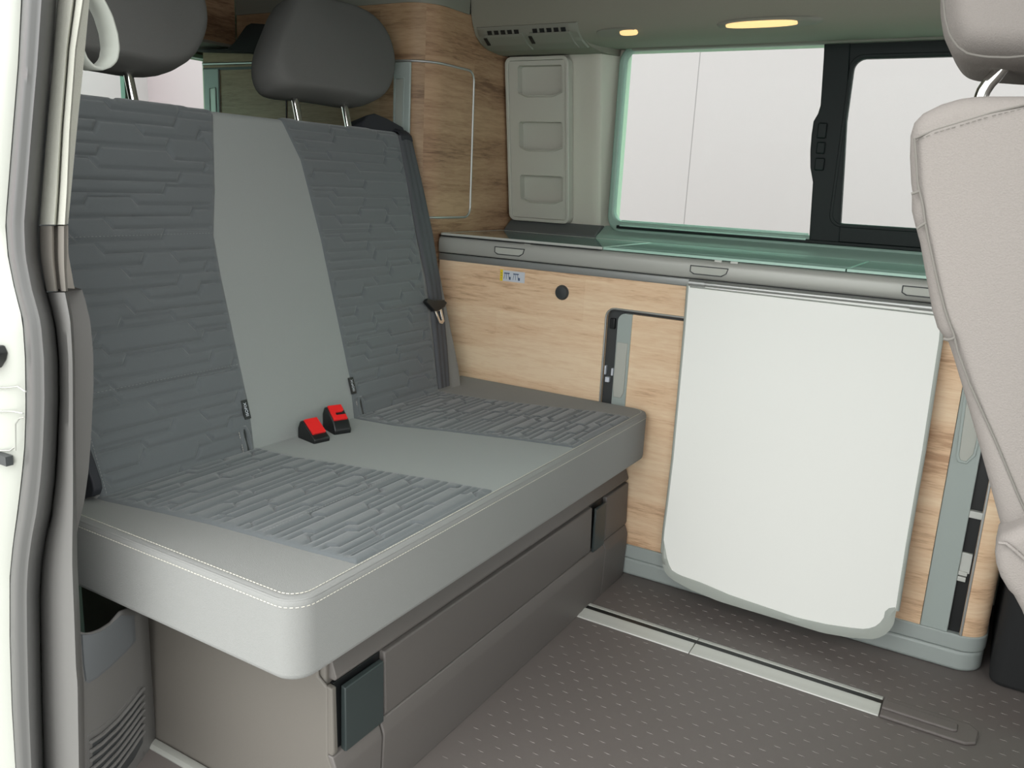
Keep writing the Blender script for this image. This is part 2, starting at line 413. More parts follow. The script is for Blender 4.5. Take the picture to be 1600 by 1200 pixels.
def ribbon(y0, y1, n, cols, back=0.05):
    """cols: list of (function row->photo column, plane y); the last column returns behind"""
    rows = []
    for k in range(n+1):
        py = y0+(y1-y0)*k/n
        r = [tuple(U(fx(py), py, 1, yy)) for fx, yy in cols]
        b1 = np.array(r[-1])+[-back*2.2, back, 0]; b0 = np.array(r[0])+[0, back, 0]
        rows.append([tuple(p) for p in ([b0]+r+[b1])])
    mb = MB(); grid(mb, rows)
    w = len(rows[0]); mb.f.append(tuple(range(w))); mb.m.append(0)
    mb.f.append(tuple((len(rows)-1)*w+i for i in range(w))[::-1]); mb.m.append(0)
    return mb
sl = lambda y: interp(SL, y); sr_ = lambda y: interp(SR, y); pr_ = lambda y: interp(PR, y)
mb = ribbon(-80, 1290, 60, [(lambda y: sl(y)-300, .56), (lambda y: sl(y)-40, .60), (lambda y: sl(y)-12, .604), (lambda y: sl(y)+3, .612), (lambda y: sl(y)+8, .64)])
struct('wall_door_pillar', mb, PAINT, angle=60)
# pressed details in the painted pillar
mb = MB()
for pts in ([(-60, 604), (10, 606), (28, 604), (40, 612)], [(-60, 642), (20, 643), (36, 646)], [(24, 704), (24, 662), (30, 654), (38, 652)], [(-60, 706), (16, 704), (24, 698)]):
    tube(mb, [U(x, y, 1, .598) for x, y in pts], .0012, 6)
mb.mat(1)
box(mb, *sorted((U(-30, 712, 1, .597)[0], U(14, 712, 1, .597)[0])), .592, .602, U(0, 722, 1, .597)[2], U(0, 708, 1, .597)[2])
tag(build('door_striker', prism(MB(), [tuple(U(x, y, 1, .597)[[0, 2]]) for x, y in [(-20, 538), (2, 540), (7, 552), (5, 563), (-2, 575), (-20, 577)]], 1, .585, .602), BLACK, None, bevel=.002),
    'small black buffer fitted to the white painted door pillar', 'buffer')
struct('trim_10', mb, [PAINT, DARK], angle=60)
# the rubber seal: rounded section with a fold
fr = [0, .08, .2, .34, .46, .58, .72, .86, .95, 1.0]
dp = [.634, .612, .598, .594, .598, .596, .602, .618, .636, .655]
mb = ribbon(-80, 1290, 90, [((lambda f: (lambda y: sl(y)*(1-f)+sr_(y)*f))(f), d) for f, d in zip(fr, dp)], back=.03)
struct('trim_11', mb, SEAL, angle=80)
# upper fabric trim, middle taupe piece, lower grey moulding
def cols(ins):
    return [((lambda f: (lambda y: sr_(y)*(1-f)+pr_(y)*f))(f), d) for f, d in ins]
gro = [(0.0, .646), (.05, .636), (.30, .633), (.55, .631), (.60, .634), (.63, .644), (.67, .644), (.70, .633), (.78, .630), (.93, .630), (1.0, .636)]
struct('trim_12', ribbon(-80, 351, 30, cols(gro), back=.04), CREAM, angle=40)
struct('trim_13', ribbon(353, 455, 14, cols([(0.0, .646), (.06, .637), (.45, .633), (.52, .637), (.57, .650), (.66, .650), (.72, .636), (.9, .631), (1.0, .641)]), back=.04), TAUPE, angle=40)
struct('trim_14', ribbon(457, 1290, 70, cols([(0.0, .648), (.08, .638), (.3, .632), (.6, .630), (.85, .634), (1.0, .650)]), back=.05), PGREY, angle=60)
# lower bin moulding with lid and air grille, curving inwards
bn = thing('pillar_storage_bin', 'grey moulded storage bin with slatted air grille at the foot of the door pillar', 'storage bin', (-1.1, .74, 0))
def SB(px, py, off=0.0):
    q = max(0, (px-118)/100.); yy = .652+.16*q**1.25-off
    return U(px, py, 1, yy)
def bx_right(py): return interp([(950, 212), (1000, 216), (1050, 219), (1100, 223), (1160, 227), (1290, 232)], py)
def bin_top(px): return interp([(118, 984), (132, 989), (141, 988), (155, 983), (171, 973), (187, 955), (200, 950), (214, 950)], px)
rows = []
for i in range(25):
    f = i/24
    r = []
    for j in range(31):
        g = j/30; px = 118+(212-118)*g; t = bin_top(px); py = t+(1290-t)*f
        px = 118+(bx_right(py)-118)*g
        r.append(tuple(SB(px, py)))
    r.append(tuple(np.array(r[-1])+[-.015, .03, 0])); r.append(tuple(np.array(r[-1])+[-.06, .02, 0])); rows.append(r)
mb = MB(); grid(mb, rows); build('bin_body', mb, PGREY, bn, angle=60, solid=.004)
lid = [(125, 990), (141, 990), (158, 984), (174, 973), (190, 958), (213, 958), (216, 1000), (204, 1014), (188, 1030), (170, 1047), (152, 1061), (138, 1070), (132, 1068), (128, 1040)]
def patch(pts, fn, off, n=10):
    """fan patch over a curved surface"""
    c = np.mean(np.array(pts, float), 0); mbp = MB(); rws = []
    for k in range(n+1):
        s = max(.001, 1-k/n); rws.append([tuple(fn(c[0]+(p[0]-c[0])*s, c[1]+(p[1]-c[1])*s, off if k else off-.004)) for p in pts])
    return grid(mbp, rws, True)
build('bin_lid', patch(lid, SB, .004), PGREY2, bn, angle=60)
gr = [(133, 1152), (140, 1143), (160, 1130), (190, 1103), (210, 1079), (220, 1064), (226, 1110), (229, 1200), (229, 1285), (134, 1285)]
build('grille_recess', patch(gr, SB, .0035), PGREY, bn, angle=60)
gi = [(141, 1158), (160, 1143), (185, 1119), (205, 1095), (220, 1076), (225, 1120), (226, 1160), (210, 1190), (190, 1215), (165, 1240), (141, 1258)]
build('grille_backing', patch(gi, SB, .0045), DARK, bn, angle=60)
mb = MB()
for k in range(7):
    a = k*13.5
    pts = [(142, 1160+a*1.05), (160, 1148+a*.98), (185, 1125+a*.92), (205, 1101+a*.88), (224, 1076+a*.84)]
    P = [(float(x), float(np.interp(x, [p[0] for p in pts], [p[1] for p in pts]))) for x in np.linspace(142, 225, 18)]
    tube(mb, [SB(x, y, .0065) for x, y in P], .0032, 8)
build('grille_slats', mb, PGREY, bn)

# second floor rail beside the bench
rl = thing('sill_rail', 'narrow pale aluminium rail running along the side panel of the bench', 'floor rail', (-1.0, .85, 0))
mb = prism(MB(), [(.842, 0), (.864, 0), (.864, .005), (.860, .007), (.848, .007), (.842, .003)], 0, -1.42, -.55)
build('rail_profile', mb, FASC, rl, bevel=.001)

# main floor rail
fr_ = thing('floor_rail', 'aluminium seat rail with black slot set in the floor before the cabinet', 'floor rail', (-.45, 1.785, 0))
for a, b in ((-.93, -.502), (-.500, -.088)):
    mb = MB()
    prism(mb, [(1.748, 0), (1.793, 0), (1.793, .0065), (1.783, .0065), (1.776, .0045), (1.760, .0045), (1.750, .003)], 0, a, b)
    build('rail_front_strip', mb, ALUL, fr_, bevel=.0012)
    build('rail_rear_strip', prism(MB(), [(1.809, 0), (1.827, 0), (1.826, .004), (1.820, .0065), (1.809, .0065)], 0, a, b), ALUL, fr_, bevel=.0012)
build('rail_slot', bx1(-.93, -.0875, 1.7925, 1.8095, 0.0005, .0058), BLACK, fr_, smooth=False)
mb = MB()
prism(mb, [(-.086, 1.746), (.075, 1.746), (.093, 1.760), (.096, 1.806), (.08, 1.822), (-.086, 1.826)], 2, 0, .007)
prism(mb, [(-.086, 1.770), (.052, 1.770), (.058, 1.776), (.058, 1.798), (.052, 1.802), (-.086, 1.804)], 2, .006, .0125)
build('end_cap', mb, FLOORM, fr_, bevel=.003)

# ================================================================== WARDROBE, CABINET, TABLE
YS = 1.965
wd = thing('wardrobe', 'oak laminate wardrobe with rounded corner behind the right headrest', 'wardrobe', (-1.9, 2.2, 0))
def ward_plan(x0, off=0.0, r=.085, xf=-1.460):
    out = [(x0, YS-off)]
    cx, cy = xf-r, YS+r
    for k in range(13):
        t = math.radians(-90+90*k/12); out.append((cx+(r+off)*math.cos(t), cy+(r+off)*math.sin(t)))
    return out
mb = MB(); pl_ = ward_plan(-2.08)+[(-1.460, 2.474), (-2.08, 2.474)]
n = len(pl_)
prism(mb, pl_, 2, 0.0, 1.515)
# front face grain runs along y, so the two faces share a mesh with two woods
for i, f in enumerate(mb.f): mb.m[i] = 0
for i in range(n):
    if i >= 7 and i <= n-3: mb.m[2+i] = 1
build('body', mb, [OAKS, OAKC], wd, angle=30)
mb = prism(MB(), [(-2.36, 0), (-2.08, 0), (-2.08, 1.55), (-2.20, 1.55), (-2.20, 1.41), (-2.36, 1.41)], 1, YS, 2.474)
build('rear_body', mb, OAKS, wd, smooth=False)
mb = MB(); prism(mb, ward_plan(-2.2, .004)+[(-1.456, 2.16), (-1.52, 2.16), (-1.6, YS+.12), (-2.2, YS+.05)], 2, 1.512, 1.62)
build('top_rail', mb, CONS, wd, angle=40)
def ward_path(z, x0, y1, off):
    return [(x, y, z) for x, y in ward_plan(x0, off)]+[(-1.460+off, y1, z)]
mb = MB()
zt, zb = 1.362, .938
yr = 2.198
P = ward_path(zt, -1.60, yr-.03, .001)
P += [(-1.459, yr-.03+.03*math.sin(math.radians(a)), zt-.03+.03*math.cos(math.radians(a))) for a in (15, 30, 45, 60, 75, 90)]
P += [(-1.459, yr+.004, zb+.03)]
P += [(-1.459, yr+.004-.03+.03*math.cos(math.radians(a)), zb+.03-.03*math.sin(math.radians(a))) for a in (15, 30, 45, 60, 75, 90)]
P += [(-1.459, 2.06, zb)]+[(x, y, zb) for x, y in ward_plan(-1.6, .001)[::-1]]
tube(mb, P, .0035, 8); build('door_edging', mb, ALU, wd, angle=60)
mb = MB(); tube(mb, [(-2.36, YS-.001, 1.372), (-1.60, YS-.001, 1.366)], .0045, 8)
mb.mat(1); box(mb, -2.36, -1.60, YS-.002, YS, 1.352, 1.360)
tube(mb, [(-1.99, YS-.001, 1.352), (-1.99, YS-.001, .9)], .0022, 6)
build('side_edging', mb, [ALU, BLACK], wd, angle=60)
def strip(xa, xb, z0, z1, gx0, gx1, gz0, gz1):
    s = build('handle_strip', bx1(xa, xb, YS-.006, YS+.001, z0, z1), STRIP, wd, bevel=.002)
    m = MB(); frame(m, rr(gx0-.004, gz0, gx1+.004, gz1, .006), rr(gx0, gz0+.004, gx1, gz1-.004, .004), 1, YS-.009, YS-.005)
    m.mat(1); box(m, gx0, gx1, YS-.0065, YS-.005, gz0+.004, gz1-.004)
    build('grip', m, [STRIP, FASC], s, bevel=.001)
strip(U(617, 100, 1, YS)[0], U(643, 100, 1, YS)[0], .9, 1.358, -1.562, -1.535, .95, 1.318)
strip(U(320, 110, 1, YS)[0], U(343, 110, 1, YS)[0], .9, 1.356, -2.325, -2.300, .95, 1.30)
# dark wedge shaped bracket on the rear of the wardrobe side
wb = [(U(x, y, 1, 1.93)[[0, 2]]) for x, y in [(304, 80), (368, 78), (380, 66), (388, 54), (396, 43), (404, 39), (420, 40), (445, 42), (445, 86), (420, 87), (380, 82)]]
tag(build('corner_shelf', prism(MB(), [tuple(p) for p in wb], 1, 1.90, 1.96), CABD, None, bevel=.003),
    'dark upswept shelf edge on the wardrobe side above the rear window', 'shelf')
# overhead locker at the back
zb_ = float(U(300, 64, 0, -2.2)[2])
lk = thing('overhead_locker', 'brown wood fronted overhead locker across the rear ceiling between the headrests', 'locker', (-2.6, 1.4, 1.45))
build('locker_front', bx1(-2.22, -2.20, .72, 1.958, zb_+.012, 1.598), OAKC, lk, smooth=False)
build('locker_underside', bx1(-2.775, -2.20, .72, 1.958, zb_+.004, zb_+.012), HEADL, lk, smooth=False)

# ---- kitchen cabinet
XL, XR, YC = -1.456, 0.088, 2.045
def cab_plan(off=0.0, x0=XL, r=.055, yb=2.472):
    out = [(x0, YC-off)]
    cx, cy = XR-r, YC+r
    for k in range(11):
        t = math.radians(-90+90*k/10); out.append((cx+(r+off)*math.cos(t), cy+(r+off)*math.sin(t)))
    return out+[(XR+off, yb), (x0, yb)]
kc = thing('kitchen_cabinet', 'long oak fronted camper kitchen cabinet along the far wall behind the bench', 'cabinet', (-.7, 2.25, 0))
build('carcass', bx1(XL, .03, YC+.014, 2.470, .09, .80), DARK, kc, smooth=False)
arc = [(-.882-.025*math.sin(math.radians(a)), .712+.025*math.cos(math.radians(a))) for a in range(90, -1, -15)]
front = [(XL, .088), (-.907, .088)]+arc+[(-.60, .737), (-.60, .088), (-.050, .088), (-.050, .8165), (XL, .8165)]
build('wood_front', prism(MB(), front, 1, YC, YC+.014), OAK, kc, smooth=False)
# recess side lining and pale edging
mb = MB(); tube(mb, [(-.906, YC-.0005, .10)]+[(a, YC-.0005, b) for a, b in arc]+[(-.62, YC-.0005, .737)], .0028, 8)
build('recess_edging', mb, ALU, kc, angle=60)
sd = build('sliding_door', bx1(-.832, -.58, YC+.002, YC+.013, .088, .727), OAK, kc, smooth=False)
pts = rr(-.872, .088, -.832, .728, [.001, .001, .001, .022])
build('door_strip', prism(MB(), pts, 1, YC-.002, YC+.012), STRIP, sd, bevel=.001)
m = MB(); gp = [(-.870, .53), (-.866, .50), (-.845, .50), (-.838, .515), (-.838, .650), (-.868, .650)]
prism(m, gp, 1, YC-.006, YC-.001); build('door_grip', m, GRIP, sd, bevel=.002)
m = MB()
for (z, w, x) in ((.705, .010, -.892), (.575, .006, -.896), (.575, .006, -.878), (.540, .010, -.896)):
    box(m, x-w/2, x+w/2, YC+.004, YC+.014, z-.014, z+.012)
m2 = MB(); box(m2, -.8975, -.883, YC+.004, YC+.016, .682, .71); build('recess_hook', m2, BLACK, kc, bevel=.002)
m2 = MB(); box(m2, -.902, -.898, YC+.003, YC+.013, .555, .58); box(m2, -.882, -.876, YC+.003, YC+.013, .555, .575); box(m2, -.898, -.886, YC+.003, YC+.013, .535, .549)
build('recess_clips', m2, STK, kc, bevel=.001)
# pull out unit at the right end
build('pull_out_strip', bx1(-.049, .008, YC-.003, YC+.02, .090, .800), STRIP, kc, bevel=.002)
g = [U(x, y, 1, YC)[[0, 2]] for x, y in [(1507, 610), (1494, 712), (1497, 721), (1510, 724), (1524, 712), (1530, 690), (1542, 610)]]
c0 = np.mean(g, 0)
def inset(g, k): return [tuple(c0+(np.array(p)-c0)*[k, 1-(1-k)*.35]) for p in g]
m = MB(); frame(m, [tuple(p) for p in g], inset(g, .72), 1, YC-.007, YC-.002); m.mat(1); prism(m, inset(g, .74), 1, YC-.0045, YC-.002)
build('pull_out_grip', m, [STRIP, GRIP], kc, bevel=.001)
build('gap_lining', bx1(.008, .034, YC+.012, YC+.05, .088, .80), BLACK, kc, smooth=False)
def zt_(px, py): return U(px, py, 1, YC)[2]
m = MB(); z = zt_(1520, 804); box(m, .008, .034, YC-.002, YC+.012, z-.008, z+.008)
build('bracket_upper', m, ALUL, kc, bevel=.001)
m = MB(); za, zbb = zt_(1508, 865), zt_(1504, 896)
box(m, .008, .030, YC+.004, YC+.012, zbb, za); box(m, .008, .026, YC, YC+.010, zbb-.006, zbb+.004); box(m, .008, .025, YC, YC+.010, zbb-.020, zbb-.009)
build('bracket_lower', m, ALUL, kc, bevel=.001)
build('end_edging', bx1(.0335, .0385, YC-.002, YC+.03, .088, .816), ALU, kc, bevel=.001)
m = MB(); prism(m, [(.0385, YC)]+cab_plan()[1:-2]+[(XR, 2.47), (.0385, 2.47)], 2, .088, .8165)
build('rounded_end', m, OAK, kc, angle=40)
m = MB(); prism(m, cab_plan(.003), 2, .052, .090); build('plinth_upper', m, PLINTH, kc, bevel=.003)
m = MB(); prism(m, cab_plan(.001), 2, .0, .051); build('plinth_lower', m, PLINTH, kc, bevel=.009, seg=4)
# cap over a socket
m = MB(); disc(m, (-1.043, YC, .763), 1, .0185, -.008, 32, -.002); disc(m, (-1.043, YC, .763), 1, .0205, -.002, 32)
build('round_cap', m, DARK, kc, angle=40)
# instruction sticker
st = build('sticker', bx1(-1.240, -1.163, YC-.0012, YC, .776, .806), [STK], kc, smooth=False)
st['label'] = 'small pale sticker with yellow end and two pictograms'
build('sticker_band', bx1(-1.243, -1.234, YC-.0014, YC, .776, .807), YEL, st, smooth=False)
m = MB()
for x in (-1.222, -1.192):
    box(m, x-.008, x+.010, YC-.0018, YC-.001, .797, .800)
    for dx in (-.005, 0, .006): tube(m, [(x+dx, YC-.0014, .797), (x+dx*1.6, YC-.0014, .782)], .0007, 4)
    box(m, x+.009, x+.014, YC-.0018, YC-.001, .781, .789)
for z in (.799, .792, .784): tube(m, [(-1.2385, YC-.0015, z), (-1.2385, YC-.0015, z-.002)], .0012, 5)
build('pictograms', m, STKB, st, smooth=False)

# ---- countertop
ct = thing('countertop', 'grey aluminium edged kitchen counter with flush glass lids under the window', 'countertop', (-.7, 2.25, .82))
def fascia_sweep(prof, x0=XL):
    """sweep a (outward, z) profile along the front line and round the right corner"""
    base = cab_plan(0.0)[:-2]+[(XR, 2.47)]; rows = []
    for i, (x, y) in enumerate(base):
        if i == 0: n_ = (0, -1)
        elif i >= len(base)-1: n_ = (1, 0)
        else:
            t = math.radians(-90+90*(i-1)/10); n_ = (math.cos(t), math.sin(t))
        rows.append([(x+n_[0]*o, y+n_[1]*o, z) for o, z in prof])
    m = MB(); grid(m, rows); return m
build('fascia', fascia_sweep([(-.03, .839), (.003, .839), (.0055, .843), (.006, .868), (.003, .880), (-.004, .886), (-.03, .886)]), FASC, ct, angle=60, solid=.0)
build('lower_strip', fascia_sweep([(-.02, .817), (.002, .817), (.003, .819), (.003, .834), (.001, .836), (-.02, .836)]), ALU, ct, angle=40)
build('seam_line', fascia_sweep([(-.012, .835), (-.003, .835), (-.003, .840), (-.012, .840)]), BLACK, ct, angle=40)
m = MB(); prism(m, cab_plan(-.014, yb=2.47), 2, .8215, .8875); build('counter_body', m, COUNT, ct, bevel=.001)
build('lid_gap', bx1(XL, -.935, YC-.0048, YC+.002, .8860, .8884), BLACK, ct, smooth=False)
def finger(x0, x1):
    z1, z0 = .871, .849
    g = [(x0, z1), (x0-.000, z0+.006), (x0+.010, z0), (x1-.016, z0), (x1-.004, z0+.008), (x1, z1)]
    gg = [(a*1.0, b) for a, b in g]; cx = (x0+x1)/2
    inn = [(cx+(a-cx)*.955, .860+(b-.860)*.80) for a, b in g]
    m = MB(); frame(m, g, inn, 1, YC-.0085, YC-.004); m.mat(1); prism(m, inn, 1, YC-.0075, YC-.004)
    build('finger_grip', m, [DARK, GRIP], ct, bevel=.0008)
for a, b in ((-1.262, -1.164), (-.687, -.590), (-.200, -.10)): finger(a, b)
for a, b in ((XL+.002, -.934), (-.931, -.324), (-.321, .07)):
    l = build('glass_lid', bx1(a, b, YC+.004, 2.385, .8885, .8945), LIDM, ct, bevel=.0015)
    m = MB(); frame(m, [(a, YC+.001), (b, YC+.001), (b, 2.390), (a, 2.390)], [(a+.001, YC+.004), (b-.001, YC+.004), (b-.001, 2.3855), (a+.001, 2.3855)], 2, .8885, .8950)
    build('lid_edge', m, ALUL if a < -1 else LIDE, l, bevel=.0008)
for x in (-1.16, -.62, -.58): build('lid_hinge', bx1(x-.009, x+.009, YC-.001, YC+.006, .8835, .8885), ALUL, ct, bevel=.0005)

# ---- folding table
tb = thing('folding_table', 'white camper table folded down flat against the oak cabinet front', 'table', (-.4, 2.0, .02))
def UT(px, py, off=0.0):
    d = RM.T @ np.array([(px-800)/F, (py-600)/F, 1.])      # plane leaning out a little at the foot
    n_ = np.array([0, 1, -.085]); P0 = np.array([0, 1.952-off, 0]); t = ((P0-CAM)@n_)/(d@n_); return CAM+t*d
tout = [(1078, 444), (1072, 520), (1061, 640), (1054, 715), (1045, 790), (1040, 828), (1037, 862), (1038, 880), (1042, 892), (1051, 902), (1083, 919), (1127, 937), (1185, 954.5), (1244, 972.5), (1287, 985.5), (1331, 993), (1363, 995), (1377, 992), (1388, 985), (1397, 971), (1401, 952), (1417, 850), (1443, 700), (1469, 530), (1472, 482)]
def tprism(m, pts, o0, o1, ins=0):
    A = [UT(x, y) for x, y in pts]; n_ = np.array([0, 1, -.085]); n_ /= np.linalg.norm(n_)
    v = [p-n_*o0 for p in A]+[p-n_*o1 for p in A]; k = len(pts)
    return m.add(v, [tuple(range(k)), tuple(range(2*k-1, k-1, -1))]+[(i, i+k, (i+1) % k+k, (i+1) % k) for i in range(k)])
m = MB(); tprism(m, tout, .0, .012); build('table_panel', m, TABLE, tb, bevel=.001)
edge = [UT(x, y, 0) for x, y in tout]
n_ = np.array([0, 1, -.085])/1.0036
for ed in (edge[:7], edge[20:]): build('side_edging', tube(MB(), [tuple(p-n_*.006) for p in ed], .0066, 8), RUBG, tb, angle=60)
m = MB()
inn = [(1038, 832), (1044, 867), (1047, 878), (1053, 890), (1062, 895), (1069, 898), (1098, 908), (1142, 927), (1190, 943), (1246, 962), (1290, 972), (1330, 978), (1352, 980), (1364, 978), (1374, 973), (1382, 962), (1385, 948), (1400, 946)]
low = tout[5:21]
def rsmp(pts, n):
    P = np.array(pts, float); L = np.r_[0, np.cumsum(np.linalg.norm(np.diff(P, axis=0), axis=1))]; s = np.linspace(0, L[-1], n)
    return [(np.interp(a, L, P[:, 0]), np.interp(a, L, P[:, 1])) for a in s]
A = rsmp(low, 46); B = rsmp(inn, 46)
rows = []
for k, ((ax, ay), (bx_, by)) in enumerate(zip(A, B)):
    pa = UT(ax, ay); pb = UT(bx_, by)
    fold = .0030*math.sin(k*2.2)*(1 if (k < 9 or k > 38) else .05)
    mid = pa*.5+pb*.5
    rows.append([tuple(pa+n_*.002), tuple(pa-n_*.012-(pb-pa)*.06), tuple(mid-n_*(.0150+fold)), tuple(pb-n_*.0140), tuple(pb-n_*.011)])
grid(m, rows); build('foot_bumper', m, RUBG, tb, angle=22)
m = MB(); a = UT(1077, 441.5, .014); b = UT(1474, 483, .014); ab = b-a
tube(m, [a+ab*.07, b-ab*.11], .0062, 12); build('hinge_tube', m, ALU, tb, angle=60)
for p, q in ((a, a+ab*.072), (b-ab*.115, b)): build('hinge_collar', tube(MB(), [p, q], .0078, 12), ALU, tb, angle=60)
m = MB(); c1 = UT(1078, 448, .013); c2 = UT(1470, 493, .013); tube(m, [c1, c2], .0018, 6); build('hinge_seam', m, RUBG, tb, angle=60)

# ---- wall storage panel with three pockets
sp_ = thing('storage_panel', 'pale grey green wall panel with three open pockets beside the wardrobe', 'storage panel', (-1.37, 2.46, .93))
def UW(px, py):
    """pixel onto the inward leaning wall plane y = 2.440 - 0.15 (z - 0.93)"""
    d = RM.T @ np.array([(px-800)/F, (py-600)/F, 1.]); n_w = np.array([0, 1, .15]); P0 = np.array([0, 2.430, .93])
    return CAM+((P0-CAM)@n_w)/(d@n_w)*d
def lean(m):
    m.v = [(x, y-.15*(z-.93), z) for x, y, z in m.v]; return m
X0, X1, Z0, Z1 = -1.452, float(UW(889, 220)[0]), .928, 1.424
m = MB()
hz = [(UW(816, 316)[2], UW(815, 273)[2]), (UW(813, 236)[2], UW(812, 190)[2]), (UW(806, 152)[2], UW(804, 103)[2])]
zs = [Z0+.012, (hz[0][1]+hz[1][0])/2, (hz[1][1]+hz[2][0])/2, Z1-.012]
cells = [(zs[i], zs[i+1], hz[i][0], hz[i][1]) for i in range(3)]
xl, xr = X0+.012, X1-.012
px0, px1 = float(UW(811, 210)[0]), float(UW(879, 210)[0])
for (a, b, h0, h1) in cells:
    o = [(xl, a), (px0+.03, a), (px1-.03, a), (xr, a), (xr, b), (px1-.006, b), (px0+.006, b), (xl, b)]
    i = [(px0, h0+.012), (px0+.03, h0), (px1-.03, h0), (px1, h0+.012), (px1, h1-.005), (px1-.006, h1), (px0+.006, h1), (px0, h1-.005)]
    frame(m, o, i, 1, 2.430, 2.458)
build('panel', lean(m), PANELG, sp_, smooth=False)
m = MB(); frame(m, rr(X0, Z0, X1, Z1, .022), rr(xl-.001, Z0+.011, xr+.001, Z1-.011, .012), 1, 2.427, 2.458); build('rim', lean(m), PANELG, sp_, bevel=.002)
for (a, b, h0, h1) in cells:
    m = MB(); box(m, px0-.004, px1+.004, 2.4575, 2.460, h0-.006, h1+.004)
    prism(m, [(px0+.001, h0+.013), (px0+.031, h0+.0012), (px1-.031, h0+.0012), (px1-.001, h0+.013), (px1-.001, h0+.0155), (px1-.03, h0+.0045), (px0+.03, h0+.0045), (px0+.001, h0+.0155)], 1, 2.4285, 2.431)
    build('pocket', lean(m), PANELG, sp_, bevel=.0006)

# ---- overhead console with two air vents
oc = thing('overhead_vent_console', 'grey ceiling air vent console with two slotted outlets above the storage panel', 'vent console', (-1.33, 2.25, 1.45))
xa, xb = -1.448, -1.120
def cgrid(x0, x1, t0, t1, h, nx=12, ntt=14, edge=.004):
    m = MB(); rows = []
    for i in range(ntt+1):
        t = t0+(t1-t0)*i/ntt
        r = [cove(x0, t, h-edge)]+[cove(x0+(x1-x0)*(.01+.98*j/nx), t, h) for j in range(nx+1)]+[cove(x1, t, h-edge)]
        rows.append(r)
    rows = [[tuple(np.array(p)+0) for p in [cove(q[0], t0, h-edge) for q in rows[0]]]]+rows+[[cove(q[0], t1, h-edge) for q in rows[0]]]
    grid(m, rows); return m
build('console_plate', cgrid(xa, xb, 3.35, 6.1, .004), CONS, oc, angle=50)
for (x0, x1) in ((-1.425, -1.295), (-1.275, -1.145)):
    v = build('air_vent', cgrid(x0, x1, 3.9, 5.9, .0075), CONS, oc, angle=50)
    for k in range(5):
        w = (x1-x0-.018)/5; a = x0+.014+w*k
        build('slot', cgrid(a, a+w*.66, 3.60, 3.98, .0068, 2, 3, .001), BLACK, v, angle=50)
    build('thumb_wheel', cgrid(x0-.004, x0+.007, 4.15, 4.9, .0095, 2, 5, .002), BLACK, v, angle=50)

# ---- two warm reading lights in the cove
def lamp(xc, tc, L, tw, lx0, lx1, label):
    t = thing('reading_light', label, 'light', cove(xc, tc), 'warm lights in the headliner over the window')
    def oval(L_, tw_, h, xoff=0, clip=None):
        m = MB(); rows = []
        for s, hh in ((1, h-.004), (.96, h), (.7, h), (.35, h), (.01, h)):
            r = []
            for k in range(32):
                a = 2*math.pi*k/32; ex = math.copysign(abs(math.cos(a))**.7, math.cos(a)); ey = math.copysign(abs(math.sin(a))**.8, math.sin(a))
                x = xc+xoff+L_*ex*s
                if clip: x = max(clip[0], min(clip[1], x))
                r.append(cove(x, tc+tw_*ey*s, hh))
            rows.append(r)
        return grid(m, rows, True)
    build('housing', oval(L, tw, .004), CONS, t, angle=50)
    build('lens', oval((lx1-lx0)/2*1.08, tw*.62, .0062, (lx0+lx1)/2-xc, (lx0, lx1)), AMBER, t, angle=50)
lamp(-1.010, 4.35, .060, .42, -1.000, -.950, 'small oval ceiling light with warm lens, nearer the air vents')
lamp(-.605, 4.15, .130, .46, -.710, -.535, 'long slim ceiling light with warm lens above the window divider')

# ================================================================== BENCH SEAT
XF = -.800
BSL = np.array([-.21, 0, .67]); BSL /= np.linalg.norm(BSL); BN = np.array([BSL[2], 0, -BSL[0]]); BO = np.array([-1.285, 0, .484])
def BP(s, y, h=0.0):
    return BO+BSL*s+np.array([0, y, 0])+BN*h
def PB(px, py, h=0.0):
    """photo pixel -> (s, y) on the backrest plane raised by h"""
    d = RM.T @ np.array([(px-800)/F, (py-600)/F, 1.]); t = ((BO+BN*h-CAM)@BN)/(d@BN); P = CAM+t*d
    return float((P-BO)@BSL), float(P[1])
bench = thing('bench_seat', 'wide two seat rear bench in light and dark grey fabric on a taupe plastic box', 'bench seat', (-1.1, 1.4, 0))

def quilt_height(Yg, Bg, sp, seed, wid=.0022, depth=.0026, bmin=-.1, bmax=.9, jump=(.05, .16)):
    """stitched lines along y that step up and down by slanted jumps"""
    rnd = random.Random(seed); H = np.zeros_like(Yg); k = 0; b = bmin
    while b < bmax:
        y = -.1; st = rnd.random() < .5; A = sp*rnd.choice([.78, .9, .9, .62]); ks = [(y, st*A)]
        while y < 2.4:
            y += rnd.uniform(*jump)*(1.7 if not st else 1); ks.append((y, st*A)); st = not st; ks.append((y+A*.75, st*A)); y += A*.75
        kx = np.array([q[0] for q in ks]); kv = np.array([q[1] for q in ks])
        off = np.interp(Yg, kx, kv); slope = (np.interp(Yg+.0008, kx, kv)-np.interp(Yg-.0008, kx, kv))/.0016
        d = np.abs(Bg-b-off)/np.sqrt(1+slope**2)
        H = np.minimum(H, -depth*np.exp(-(d/wid)**2)-depth*.35*np.exp(-(d/(wid*2.6))**2)); b += sp
    return H
